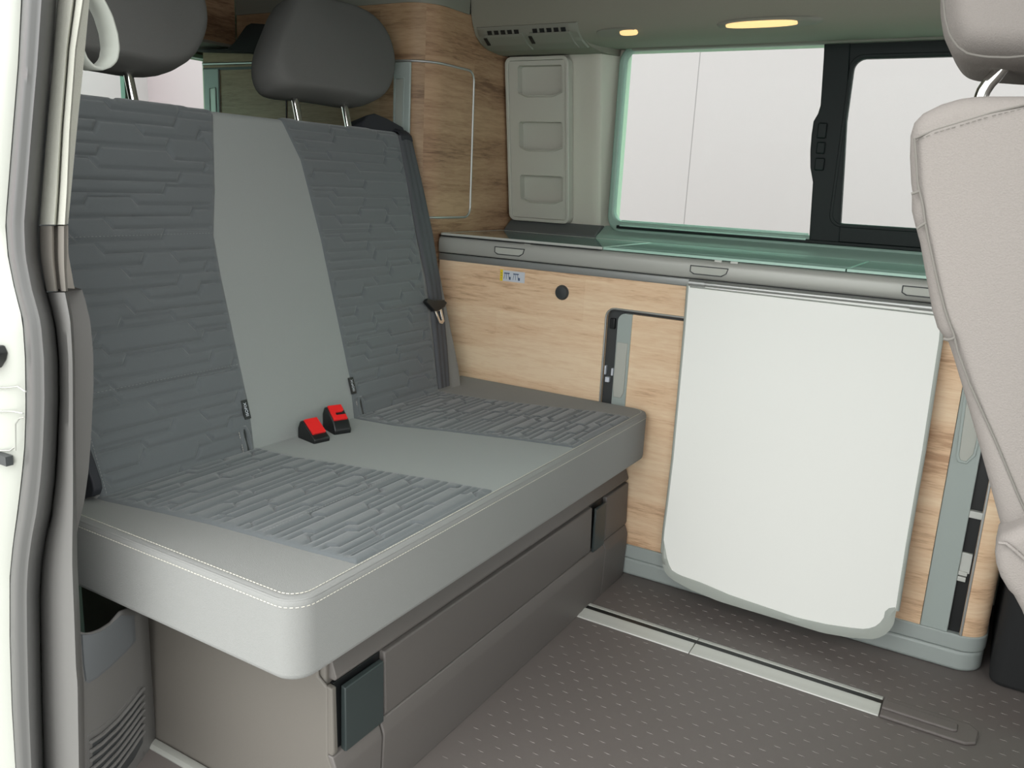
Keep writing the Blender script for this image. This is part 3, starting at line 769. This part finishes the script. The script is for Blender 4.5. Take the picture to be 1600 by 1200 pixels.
def insert(name, m, y0f, y1f, b0, b1, P, thick, parent, quilt=None, res=.0026, edge=.016, lip=-.002):
    """fabric field between two curves y0(b), y1(b) laid on surface P(b, y, h)"""
    nb = int((b1-b0)/res); B = np.linspace(b0, b1, nb+1)
    Y0 = np.array([y0f(b) for b in B]); Y1 = np.array([y1f(b) for b in B]); ny = int(max(Y1-Y0)/res)
    t = np.linspace(0, 1, ny+1)[None, :]
    Yg = Y0[:, None]*(1-t)+Y1[:, None]*t; Bg = np.repeat(B[:, None], ny+1, 1)
    de = np.minimum(np.minimum(Yg-Y0[:, None], Y1[:, None]-Yg), np.minimum(Bg-b0, b1-Bg))
    e_ = np.clip(de/edge, 0, 1); e_ = np.sqrt(1-(1-e_)**2)
    H = lip+(thick-lip)*e_
    if quilt is not None:
        dy_ = np.minimum(Yg-Y0[:, None], Y1[:, None]-Yg)
        H = H+quilt(Yg, Bg)*np.clip((dy_-.003)/.014, 0, 1)*np.clip((de-.001)/.008, 0, 1)
    V = [P(Bg[i, j], Yg[i, j], H[i, j]) for i in range(nb+1) for j in range(ny+1)]
    mb = MB(); w = ny+1
    mb.add(V, [(i*w+j, i*w+j+1, (i+1)*w+j+1, (i+1)*w+j) for i in range(nb) for j in range(ny)])
    return build(name, mb, m, parent, angle=80)

# ---- base box
mb = MB(); box(mb, -1.45, -.815, .872, 2.035, .0, .356)
build('base_box', mb, BASES, bench, bevel=.004)
mb = MB(); prism(mb, [(-.796, 0), (-.796, .128), (-.806, .150), (-.806, .272), (-.826, .285), (-.826, .356), (-1.35, .356), (-1.35, 0)], 1, .866, .8725)
build('side_panel', mb, BASES, bench, bevel=.003)
build('front_rail', prism(MB(), [(-.842, .356), (-.842, .278), (-.803, .278), (-.800, .284), (-.826, .356)], 1, .880, 2.036), BASEP, bench, bevel=.002)
up = [(-.81, .152), (-.797, .152), (-.7945, .160), (-.7985, .272), (-.812, .274)]
lo = [(-.81, .0), (-.792, .0), (-.788, .120), (-.7885, .128), (-.797, .150), (-.81, .152)]
build('corner_post', prism(MB(), up, 1, .868, .879), BASES, bench, bevel=.003)
dr = build('drawer_front', prism(MB(), up, 1, .996, 1.806), BASEP, bench, bevel=.003)
build('lower_panel', prism(MB(), lo, 1, .985, 1.886), BASEP, bench, bevel=.0025)
build('end_panel', prism(MB(), lo, 1, .868, .981), BASEP, bench, bevel=.0025)
build('end_panel', prism(MB(), lo, 1, 1.889, 2.034), BASEP, bench, bevel=.0025)
build('end_panel', prism(MB(), up, 1, 1.892, 2.034), BASEP, bench, bevel=.003)
for y0, y1, name in ((.879, .994, 'near'), (1.808, 1.890, 'far')):
    build('latch_recess', prism(MB(), [(-.835, .15), (-.805, .152), (-.808, .272), (-.835, .272)], 1, y0+.003, y1-.001), BLACK, bench, bevel=.001)
l1 = [(-.803, .168), (-.795, .136), (-.789, .139), (-.789, .262), (-.795, .266)]
build('latch_plate', prism(MB(), [(-.803, .146), (-.791, .148), (-.793, .262), (-.803, .264)], 1, .893, .988), LATCH, bench, bevel=.002)
build('latch_plate', prism(MB(), [(-.799, .146), (-.792, .148), (-.793, .264), (-.799, .266)], 1, 1.818, 1.882), LATCH, bench, bevel=.002)

# ---- seat cushion
ZS = .484; CX0, CX1, CY0, CY1 = -1.36, -.752, .747, 2.036
mb = prism(MB(), rr(CX0, CY0, CX1, CY1, [.01, .040, .045, .01], 8), 2, .3565, ZS-.001)
cush = build('seat_cushion', mb, FAB, bench, bevel=.013, seg=5)
def sy(tbl): return lambda b: float(np.interp(b, [t[0] for t in tbl], [t[1] for t in tbl]))
def top_pts(lst): return sorted([(float(U(x, y, 2, .487)[0]), float(U(x, y, 2, .487)[1])) for x, y in lst])
seatP = lambda b, y, h: (b, y, ZS+h)
LL = sy(top_pts([(160, 779), (258, 800), (330, 817), (400, 836), (480, 858), (560, 879)]))
LR = sy(top_pts([(408, 700), (465, 714), (530, 723), (600, 735), (680, 748), (777, 766)]))
ML = lambda b: LR(b)-.008
MR = sy(top_pts([(560, 654), (615, 664), (700, 673), (800, 685), (893, 698)]))
RL = MR
RR_ = sy(top_pts([(697, 613), (752, 622), (850, 634), (930, 642), (998, 653)]))
xb0, xb1 = -1.30, -.768
q1 = lambda Y, B: quilt_height(Y, B, .0165, 5, wid=.0024, depth=.0044, bmin=-1.35, bmax=-.7, jump=(.05, .17))
insert('seat_quilt', QUILT, LL, LR, xb0, xb1, seatP, .0060, cush, q1)
insert('seat_quilt', QUILT, RL, RR_, xb0, xb1, seatP, .0060, cush, lambda Y, B: quilt_height(Y, B, .0165, 8, wid=.0024, depth=.0044, bmin=-1.35, bmax=-.7, jump=(.05, .17)))
insert('seat_centre_panel', FABC, ML, lambda b: MR(b)+.008, xb0, xb1+.002, seatP, .0012, cush, None, res=.01, edge=.012, lip=-.0005)
# seams and stitching round the cushion edge
def edge_path(ins, z):
    o = rr(CX0+.03, CY0+ins, CX1-ins, CY1-ins, [.01, .040-ins*.6, .045-ins*.6, .01], 8)
    o = [p for p in o]; k = 9
    return [(x, y, z) for x, y in ([o[7]]+o[9:27])]
mb = tube(MB(), edge_path(.0035, ZS-.0045), .0022, 8); build('edge_piping', mb, FAB, cush, angle=80)
mb = stitches(MB(), edge_path(.0125, ZS+.0002), .0068, .0046, .0008); build('top_stitching', mb, THREAD, cush, smooth=False)
mb = stitches(MB(), edge_path(-.0002, ZS-.0135), .0068, .0046, .0008); build('side_stitching', mb, THREAD, cush, smooth=False)
# stitched row across each quilted seat field
xs = (float(U(500, 785, 2, .487)[0])+float(U(640, 745, 2, .487)[0]))/2
for y0, y1 in ((LL(xs)+.01, LR(xs)-.005), (RL(xs)+.005, RR_(xs)-.01)):
    mb = stitches(MB(), [(xs, y0, ZS+.0060), (xs, y1, ZS+.0060)], .007, .0042, .0007); build('cross_stitching', mb, THREADG, cush, smooth=False)

# ---- backrest
def bprism(m, poly, h0, h1):
    n = len(poly); v = [BP(s, y, h0) for s, y in poly]+[BP(s, y, h1) for s, y in poly]
    return m.add(v, [tuple(range(n))[::-1], tuple(range(n, 2*n))]+[(i, (i+1) % n, (i+1) % n+n, i+n) for i in range(n)])
outl = [(-.03, .818), (.35, .800), (.690, .790), (.708, .81), (.714, 1.0), (.714, 1.90), (.700, 1.948), (.675, 1.951), (.60, 1.962), (.30, 1.955), (.05, 1.945), (-.03, 1.935)]
# smooth the right shoulder
outl = [(-.03, .818), (.35, .806), (.690, .800), (.712, .82)]+[(.682+.032*math.cos(math.radians(a)), 1.918+.034*math.sin(math.radians(a))) for a in (0, 18, 36, 54, 72, 90)]+[(.60, 1.952), (.30, 1.950), (.05, 1.942), (-.03, 1.930)]
mb = bprism(MB(), outl, -.105, -.001)
back = build('backrest', mb, FAB, bench, bevel=.012, seg=5)
LLb = sy([(0, .822), (.35, .812), (.71, .808)])
LRb = sy(sorted([PB(397, 700), PB(390, 640), PB(345, 430), PB(334, 368), PB(336, 300), PB(333, 180)]))
MRb = sy(sorted([PB(552, 655), PB(545, 590), PB(500, 375), PB(481, 300), PB(468, 250), PB(440, 192)]))
RRb = sy(sorted([PB(686, 612), PB(676, 530), PB(662, 430), PB(648, 350), PB(636, 280), PB(625, 222)]))
RRb2 = lambda s: RRb(s)-.004
def backP(s, y, h):
    R0, s0 = .013, .701
    if s <= s0: return BP(s, y, h)
    a = s-s0; L = R0*math.pi/2
    if a < L:
        th = a/R0; return BP(s0+(R0+h)*math.sin(th), y, -R0+(R0+h)*math.cos(th))
    return BP(s0+R0+h, y, -R0-(a-L))
qb = lambda seed: (lambda Y, B: quilt_height(Y, B, .0225, seed, wid=.0028, depth=.0042, bmin=-.05, bmax=.80, jump=(.05, .19)))
insert('back_quilt', QUILT, LLb, LRb, -.01, .790, backP, .0062, back, qb(21))
insert('back_quilt', QUILT, MRb, RRb2, -.01, .790, backP, .0062, back, qb(33))
insert('back_centre_panel', FABC, lambda b: LRb(b)-.008, lambda b: MRb(b)+.008, -.01, .790, backP, .0015, back, None, res=.004, edge=.010, lip=-.0005)
for s in (.453, .180):
    for a, b in ((LLb, LRb), (MRb, RRb2)):
        mb = stitches(MB(), [BP(s, a(s)+.012, .0062), BP(s, b(s)-.006, .0062)], .0075, .0038, .0006); build('back_stitching', mb, THREADG, back, smooth=False)
mb = stitches(MB(), [BP(s, LLb(s)+.008, .0058) for s in np.linspace(.0, .12, 5)], .006, .004, .0007); build('back_stitching', mb, THREADG, back, smooth=False)
# slots with stitched edging and the fabric tags at the anchor points
for (px, py, tx, ty, tx2, ty2) in ((381, 685, 383, 628, 385, 652), (562, 636, 549, 591, 552, 614)):
    s, y = PB(px, py); slot = bx1(0, 0, 0, 0, 0, 0); m = MB()
    bprism(m, [(s-.040, y-.003), (s-.04, y+.003), (s+.018, y+.0025), (s+.018, y-.0025)], .003, .0062)
    sl_ = build('anchor_slot', m, BLACK, back, bevel=.001)
    m = MB(); tube(m, [BP(s-.040, y-.009, .005), BP(s+.012, y-.008, .006), BP(s+.022, y-.004, .006), BP(s+.022, y+.004, .006), BP(s+.012, y+.008, .006), BP(s-.04, y+.009, .005)], .0042, 8)
    build('slot_edging', m, QUILT, sl_, angle=80)
    m = stitches(MB(), [BP(s-.038, y-.013, .0052), BP(s+.02, y-.0125, .0052)], .005, .0034, .0007); build('slot_stitching', m, THREAD, sl_, smooth=False)
    s1, y1 = PB(tx, ty, .006); s2, y2 = PB(tx2, ty2, .006); sc, yc = (s1+s2)/2, (y1+y2)/2
    m = MB(); bprism(m, [(sc-.020, yc-.008), (sc-.020, yc+.008), (sc+.020, yc+.008), (sc+.020, yc-.008)], .004, .0075)
    tg = build('fabric_tag', m, BLACK, back, bevel=.0008)
    text_mesh('tag_lettering', 'ISOFIX', .0098, STK, tg, tuple(BP(sc, yc, .0078)), tuple(BSL), (0, -1, 0))

# ---- headrests with chrome posts
HO = [(450, -4), (478, 2), (510, 8), (545, 19), (572, 36), (592, 64), (601, 98), (600, 124), (592, 148), (578, 161), (556, 164), (520, 158), (480, 152), (446, 149), (424, 142), (412, 124), (408, 100), (412, 72), (424, 40), (436, 12)]
def smooth_loop(P, n=48):
    P = np.array(P, float); m = len(P); out = []
    for k in range(n):
        u = k/n*m; i = int(u); f = u-i; a, b, c, d = P[(i-1) % m], P[i % m], P[(i+1) % m], P[(i+2) % m]
        out.append(.5*((2*b)+(-a+c)*f+(2*a-5*b+4*c-d)*f*f+(-a+3*b-3*c+d)*f**3))
    return out
HL = smooth_loop([PB(x, y, -.02) for x, y in HO])
HC = np.mean(HL, 0)
def headrest(dy, posts):
    rows = []
    D = .056
    for th in np.linspace(-90, 90, 17):
        c = math.cos(math.radians(th)); sn = math.sin(math.radians(th))
        sc = 1-.20*(1-c**.55 if c > 0 else 1) if abs(th) < 90 else .80
        sc = .80+.20*max(c, 0)**.55
        hh = -.02+D*math.copysign(abs(sn)**.85, sn)
        rows.append([tuple(BP(HC[0]+(p[0]-HC[0])*sc, HC[1]+(p[1]-HC[1])*sc+dy, hh)) for p in HL])
    def capr(sgn):
        out = []
        for sc in (.72, .55, .35, .15, .001):
            out.append([tuple(BP(HC[0]+(p[0]-HC[0])*sc, HC[1]+(p[1]-HC[1])*sc+dy, -.02+sgn*(D+.012*(1-(sc/.8)**2)))) for p in HL])
        return out
    rows = capr(-1)[::-1]+rows+capr(1)
    m = MB(); grid(m, rows, True)
    h = build('headrest', m, HEADF, bench, angle=90)
    # cover seam around the bottom of the pad
    lp = [BP(HC[0]+(p[0]-HC[0])*.885, HC[1]+(p[1]-HC[1])*.885+dy, -.02+D*.93) for p in HL]
    m = MB(); tube(m, lp[19:36], .0016, 6); build('headrest_seam', m, HEADF, h, angle=90)
    for y in posts:
        m = MB(); tube(m, [BP(.69, y+dy, -.035), BP(.79, y+dy, -.030)], .0092, 14); build('headrest_post', m, CHROME, h, angle=60)
        m = MB(); disc(m, (0, 0, 0), 2, .0150, .008, 24)
        m.v = [tuple(BP(.711+v[2], y+dy+v[0], -.035+v[1])) for v in m.v]; build('post_collar', m, BLACK, h, angle=60)
py1 = PB(461, 155, -.03)[1]; py2 = PB(538, 163, -.03)[1]
headrest(0, (py1, py2)); headrest(-.625, (py1, py2))

# ---- right hand belt: webbing, guide, tongue
bl = sy(sorted([PB(621, 214), PB(637, 300), PB(650, 367), PB(664, 433), PB(672, 487), PB(678, 545), PB(684, 609)]))
br_ = sy(sorted([PB(643, 228), PB(660, 300), PB(674, 367), PB(685, 440), PB(691, 487), PB(696, 540), PB(700, 603)]))
S = np.linspace(.008, .704, 70); rows = []
for s in S:
    a, b = bl(s), br_(s); r = []
    for k in range(19):
        u = k/18; r.append(tuple(BP(s, a+(b-a)*u, .0075+.0022*abs(math.sin(3*math.pi*u)) - (.006 if k in (0, 18) else 0))))
    rows.append(r)
mb = MB(); grid(mb, rows); belt = build('seat_belt', mb, BELT, bench, angle=80)
belt['label'] = 'charcoal belt webbing lying down the right side of the backrest'
# belt running over the shoulder to the guide
gy = (bl(.70)+br_(.70))/2
mb = MB(); gp_ = [PB(x, y, -.03) for x, y in [(560, 207), (560, 192), (566, 183), (578, 180), (598, 188), (622, 201), (634, 212), (642, 228), (636, 236), (622, 216), (600, 208)]]
gp_ = [(a_, min(b_, 1.946)) for a_, b_ in gp_]
bprism(mb, gp_, -.085, -.012); gd = build('belt_guide', mb, BELTD, bench, bevel=.006, seg=4)
rows = []
for (s, h) in ((.690, .0095), (.705, .0085), (.716, .002), (.724, -.012), (.728, -.035)):
    rows.append([tuple(BP(s+(.004 if 3 < k < 15 else 0), gy-.024+.048*k/18-(.704-s)*-.9*0, h)) for k in range(19)])
mb = MB(); grid(mb, rows); build('belt_fold', mb, BELTD, gd, angle=80, solid=.003)
s0, y0 = PB(677, 478, .012)
tg = [PB(x, y, .012) for x, y in [(661, 472), (664, 467), (676, 470), (690, 469), (695, 474), (691, 481), (681, 487), (675, 487)]]
mb = MB(); bprism(mb, tg, .009, .022); tn = build('belt_tongue', mb, BLACK, belt, bevel=.003)
to_ = [PB(x, y, .016) for x, y in [(679, 483), (690, 480), (695, 502), (692, 506), (687, 505)]]
ti_ = [PB(x, y, .016) for x, y in [(683, 487), (688, 485), (691, 499), (690, 501), (688.5, 500)]]
n = len(to_); mb = MB()
v = [BP(s, y, .012) for s, y in to_]+[BP(s, y, .012) for s, y in ti_]+[BP(s, y, .0155) for s, y in to_]+[BP(s, y, .0155) for s, y in ti_]
f = []
for i in range(n):
    j = (i+1) % n; f += [(i, i+n, j+n, j), (i+2*n, j+2*n, j+3*n, i+3*n), (i, j, j+2*n, i+2*n), (i+n, i+3*n, j+3*n, j+n)]
mb.add(v, f); build('tongue_plate', mb, CHROME, tn, bevel=.0008)

# ---- left belt: wide dark band leaving the seat corner, with a black stopper above
lb = [(95, 500), (119, 600), (122, 648), (134, 690), (146, 722), (156, 752), (158, 764), (155, 773), (140, 777), (90, 786), (80, 700)]
mb = prism(MB(), [tuple(U(x, y, 1, .808)[[0, 2]]) for x, y in lb], 1, .795, .812)
b2 = build('seat_belt', mb, BELTD, bench, bevel=.003); b2['label'] = 'black wide belt band at the left corner of the backrest'
kb = [(108, 545), (120, 541), (128, 548), (133, 559), (130, 566), (108, 569)]
mb = prism(MB(), [tuple(U(x, y, 1, .79)[[0, 2]]) for x, y in kb], 1, .782, .80); build('belt_stopper', mb, BLACK, b2, bevel=.003)

# ---- two red and black buckles standing in the crease
def buckle(tl, tr, br2, blp, base, depth=.028, notch=False):
    """body standing on the cushion; the red button on its sloping top"""
    def Q(p, h): return U(p[0], p[1], 2, ZS+h)
    return None
def make_buckle(cx, cy, zt, ang, notch):
    """box with sloping red face, tipped forward"""
    ax = np.array([math.cos(ang), math.sin(ang), 0]); ay = np.array([-math.sin(ang), math.cos(ang), 0])
    def P(a, b, z): return tuple(np.array([cx, cy, 0])+ax*a+ay*b+np.array([0, 0, z]))
    prof = [(-.030, ZS-.006), (.031, ZS-.006), (.034, ZS+.010), (.024, zt-.018+.004), (-.012, zt+.012), (-.022, zt+.010), (-.030, zt-.006)]
    m = MB(); n = len(prof); v = [P(a, -.0205, z) for a, z in prof]+[P(a, .0205, z) for a, z in prof]
    m.add(v, [tuple(range(n))[::-1], tuple(range(n, 2*n))]+[(i, (i+1) % n, (i+1) % n+n, i+n) for i in range(n)])
    b = build('buckle', m, BLACK, bench, bevel=.0035, seg=3)
    a0, z0, a1, z1 = -.013, zt+.013, .022, zt-.011
    dn = np.array([z0-z1, a1-a0]); dn = dn/np.linalg.norm(dn)
    def R(u, w, h):
        a = a0+(a1-a0)*u+dn[0]*h; z = z0+(z1-z0)*u+dn[1]*h; return P(a, w, z)
    o = [(.0, -.0165), (1.0, -.0165), (1.0, .0165), (.0, .0165)]
    if notch: o = [(.0, -.0165), (.0, .0165), (.40, .0165), (.48, .011), (.48, -.006), (.68, -.006), (.68, .0165), (1.0, .0165), (1.0, -.0165)][::-1]
    k = len(o); m = MB(); m.add([R(u, w, -.004) for u, w in o]+[R(u, w, .0032) for u, w in o], [tuple(range(k))[::-1], tuple(range(k, 2*k))]+[(i, (i+1) % k, (i+1) % k+k, i+k) for i in range(k)])
    build('release_button', m, RED, b, bevel=.001)
p1 = U(496, 672, 2, ZS+.02); p2 = U(520, 660, 2, ZS+.022)
make_buckle(p1[0]-.004, p1[1]-.008, ZS+.030, math.radians(-12), False)
make_buckle(p2[0], p2[1]+.012, ZS+.042, math.radians(-22), True)

# ================================================================== FRONT SEAT (right edge)
fs = thing('front_seat', 'beige grey front seat backrest with headrest leaning at the right edge', 'car seat', (.15, 1.0, .35))
YF = .80
def SF(x, y): return tuple(U(x, y, 1, YF)[[0, 2]])
rear = [(1600, 150), (1560, 150), (1530, 150), (1500, 154), (1470, 163), (1442, 177), (1428, 192), (1422, 212), (1421, 245), (1423, 285), (1425, 300)]
rear2 = [(1424, 306), (1424, 330), (1429, 350), (1437, 380), (1446, 430), (1456, 485), (1464, 512), (1474, 526)]
rear3 = [(1482, 536), (1490, 560), (1502, 600), (1520, 662), (1545, 752), (1570, 845), (1590, 905), (1606, 960), (1630, 1040)]
rr_all = [SF(*p) for p in rear]; r2 = [SF(*p) for p in rear2]; r3 = [SF(*p) for p in rear3]
frontline = lambda seq: [(p[0]+.19, p[1]+.01) for p in seq]
full = rr_all+r2+r3
bot = full[-1]
fr2 = [(bot[0]+.17, bot[1]-.01), (.30, .80), (.20, 1.0), (.145, 1.10), (.12, 1.135), (.09, 1.146)]
sidepoly = full+fr2
def pillow(poly, y0, y1, rnd=.03, n=7, scale=False):
    """closed body from a side outline: edges rounded over towards both flanks"""
    P = np.array(poly); c = P.mean(0); N = len(P)
    nm = []
    for i in range(N):
        t = P[(i+1) % N]-P[i-1]; q = np.array([t[1], -t[0]]); q /= max(np.linalg.norm(q), 1e-9); nm.append(q)
    nm = np.array(nm)
    area = sum(P[i][0]*P[(i+1) % N][1]-P[(i+1) % N][0]*P[i][1] for i in range(N))
    if area < 0: nm = -nm
    for _ in range(3): nm = nm*.5+np.roll(nm, 1, 0)*.25+np.roll(nm, -1, 0)*.25
    nm /= np.linalg.norm(nm, axis=1)[:, None]
    if scale: nm = (P-c)/(np.ptp(P, axis=0)/2)
    rows = []
    for k in range(n+1):
        a = math.radians(90*k/n); ins = rnd*(1-math.sin(a)); y = y0+rnd*(1-math.cos(a))
        rows.append([(p[0]-q[0]*ins, y, p[1]-q[1]*ins) for p, q in zip(P, nm)])
    back_ = [[(p[0], y0+y1-p[1], p[2]) for p in r] for r in rows[::-1]]
    rows += back_
    m = MB(); grid(m, rows, True); L = len(rows[0])
    m.f.append(tuple(range(L))); m.m.append(0); m.f.append(tuple((len(rows)-1)*L+i for i in range(L))[::-1]); m.m.append(0)
    return m
bk = build('backrest', pillow(sidepoly, YF-.012, 1.26, .016, 10), SEATF, fs, angle=75)
# raised side facing panel and its seams
seam = [(1429, 216), (1432, 250), (1434, 290), (1437, 300), (1442, 318), (1445, 345), (1450, 371), (1465, 440), (1478, 490), (1492, 527), (1495, 545), (1515, 600), (1556, 690), (1590, 772), (1625, 850)]
yb_ = YF-.0125
mb = tube(MB(), [U(x, y, 1, yb_) for x, y in rsmp(seam, 50)], .0011, 6); build('side_seam', mb, SEAM, bk, angle=80)
mb = tube(MB(), [U(x, y, 1, yb_+.001) for x, y in [(1427, 218), (1460, 203), (1500, 191), (1550, 176), (1610, 162)]], .0008, 6); build('top_seam', mb, SEAM, bk, angle=80)
mb = stitches(MB(), [U(x, y, 1, yb_-.0006) for x, y in [(1430, 221), (1460, 208), (1500, 196), (1550, 181), (1610, 167)]], 0.0042, .0028, .0003); build('seat_stitching', mb, SEAM, bk, smooth=False)
for pts in ([(1474, 529), (1480, 531), (1487, 530), (1492, 527)], [(1424, 303), (1430, 301), (1436, 299)], [(1433, 357), (1440, 352), (1447, 348)]):
    mb = tube(MB(), [U(x, y, 1, yb_) for x, y in pts], .0014, 6); build('pinch_seam', mb, SEAM, bk, angle=80)
# hinge cover bulge at the foot of the backrest
cv = [SF(*p) for p in [(1567, 815), (1560, 825), (1556, 845), (1558, 862), (1564, 880), (1576, 900), (1584, 908), (1596, 930), (1612, 968), (1700, 1000), (1700, 800), (1600, 800)]]
mb = pillow(cv, YF-.040, YF+.02, .012); build('hinge_cover', mb, SEATF, fs, angle=75)
mb = tube(MB(), [U(x, y, 1, YF-.0415) for x, y in [(1560, 848), (1572, 849), (1586, 860), (1600, 873), (1640, 895)]], .0016, 6); build('cover_seam', mb, SEATF, fs, angle=80)
# cushion and pedestal of the same seat, further forward than the picture reaches
mb = prism(MB(), [(.17, .40), (.70, .44), (.72, .50), (.70, .545), (.30, .50), (.17, .50)], 1, YF, 1.25)
build('seat_cushion', mb, SEATF, fs, bevel=.02, seg=4)
mb = prism(MB(), [(.24, 0), (.62, 0), (.62, .43), (.24, .40)], 1, YF+.05, 1.20)
build('seat_pedestal_base', mb, CABD, fs, bevel=.01)
# headrest
YH = .93
def SH(x, y, yy=YH): return tuple(U(x, y, 1, yy)[[0, 2]])
hp = [SH(*p) for p in [(1480, -200), (1470, -100), (1466, 0), (1468, 30), (1473, 55), (1482, 72), (1492, 84), (1506, 91), (1530, 95), (1565, 97), (1610, 99), (1680, 95), (1740, 50), (1760, -60), (1740, -200), (1640, -260), (1540, -260)]]
hr = build('headrest', pillow([tuple(p) for p in smooth_loop(hp, 60)], YH-.02, YH+.20, .045, 8, True), SEATF, fs, angle=80)
mb = tube(MB(), [U(x, y, 1, YH-.022) for x, y in rsmp([(1478, -40), (1474, 0), (1477, 30), (1484, 55), (1495, 72), (1512, 84), (1540, 89), (1575, 90), (1620, 86)], 30)], .0012, 6); build('headrest_seam', mb, SEAM, hr, angle=80)
yp = .985
pp = [U(x, y, 1, yp) for x, y in [(1570, 100), (1556, 118), (1545, 130), (1537, 142), (1532, 156), (1529, 175)]]
mb = tube(MB(), pp, .0068, 14); build('headrest_post', mb, CHROME, hr, angle=60)

# driver side pedestal in the dark cab, only its corner shows
a = U(1548, 967, 2, 0); b = U(1600, 990, 2, 0)
mb = prism(MB(), rr(a[0]+.004, 2.03, a[0]+.55, 2.462, .03), 2, 0, .34)
cb_ = build('seat_pedestal', mb, CABD, None, bevel=.01); tag(cb_, 'black carpeted pedestal on the floor beyond the rounded cabinet end', 'seat base')
mb = MB(); box(mb, 1.3, 1.35, .68, 2.475, -.03, 1.02); box(mb, 1.3, 1.35, .68, 2.475, 1.50, 1.60)
struct('wall_front', mb, CABD, smooth=False)  # cab front out of view, raised to hold back daylight from ahead

# ================================================================== HANGING STRAP
lo_ = [(140, -60), (150, -20), (165, 5), (175, 25), (183, 52), (186, 75), (183, 93), (174, 103), (160, 108), (147, 104), (136, 92), (129, 74), (124, 48), (120, 20), (118, -20), (122, -60)]
xs_ = -1.095
rows = []
for (x, y) in rsmp(lo_, 60):
    p = U(x, y, 0, xs_); rows.append([tuple(p), tuple(p+np.array([-.034, -.003, 0]))])
mb = MB(); grid(mb, rows)
sp2 = build('hanging_strap', mb, STRAPM, None, angle=80, solid=.0035)
tag(sp2, 'pale looped strap hanging beside the cream door pillar', 'strap')
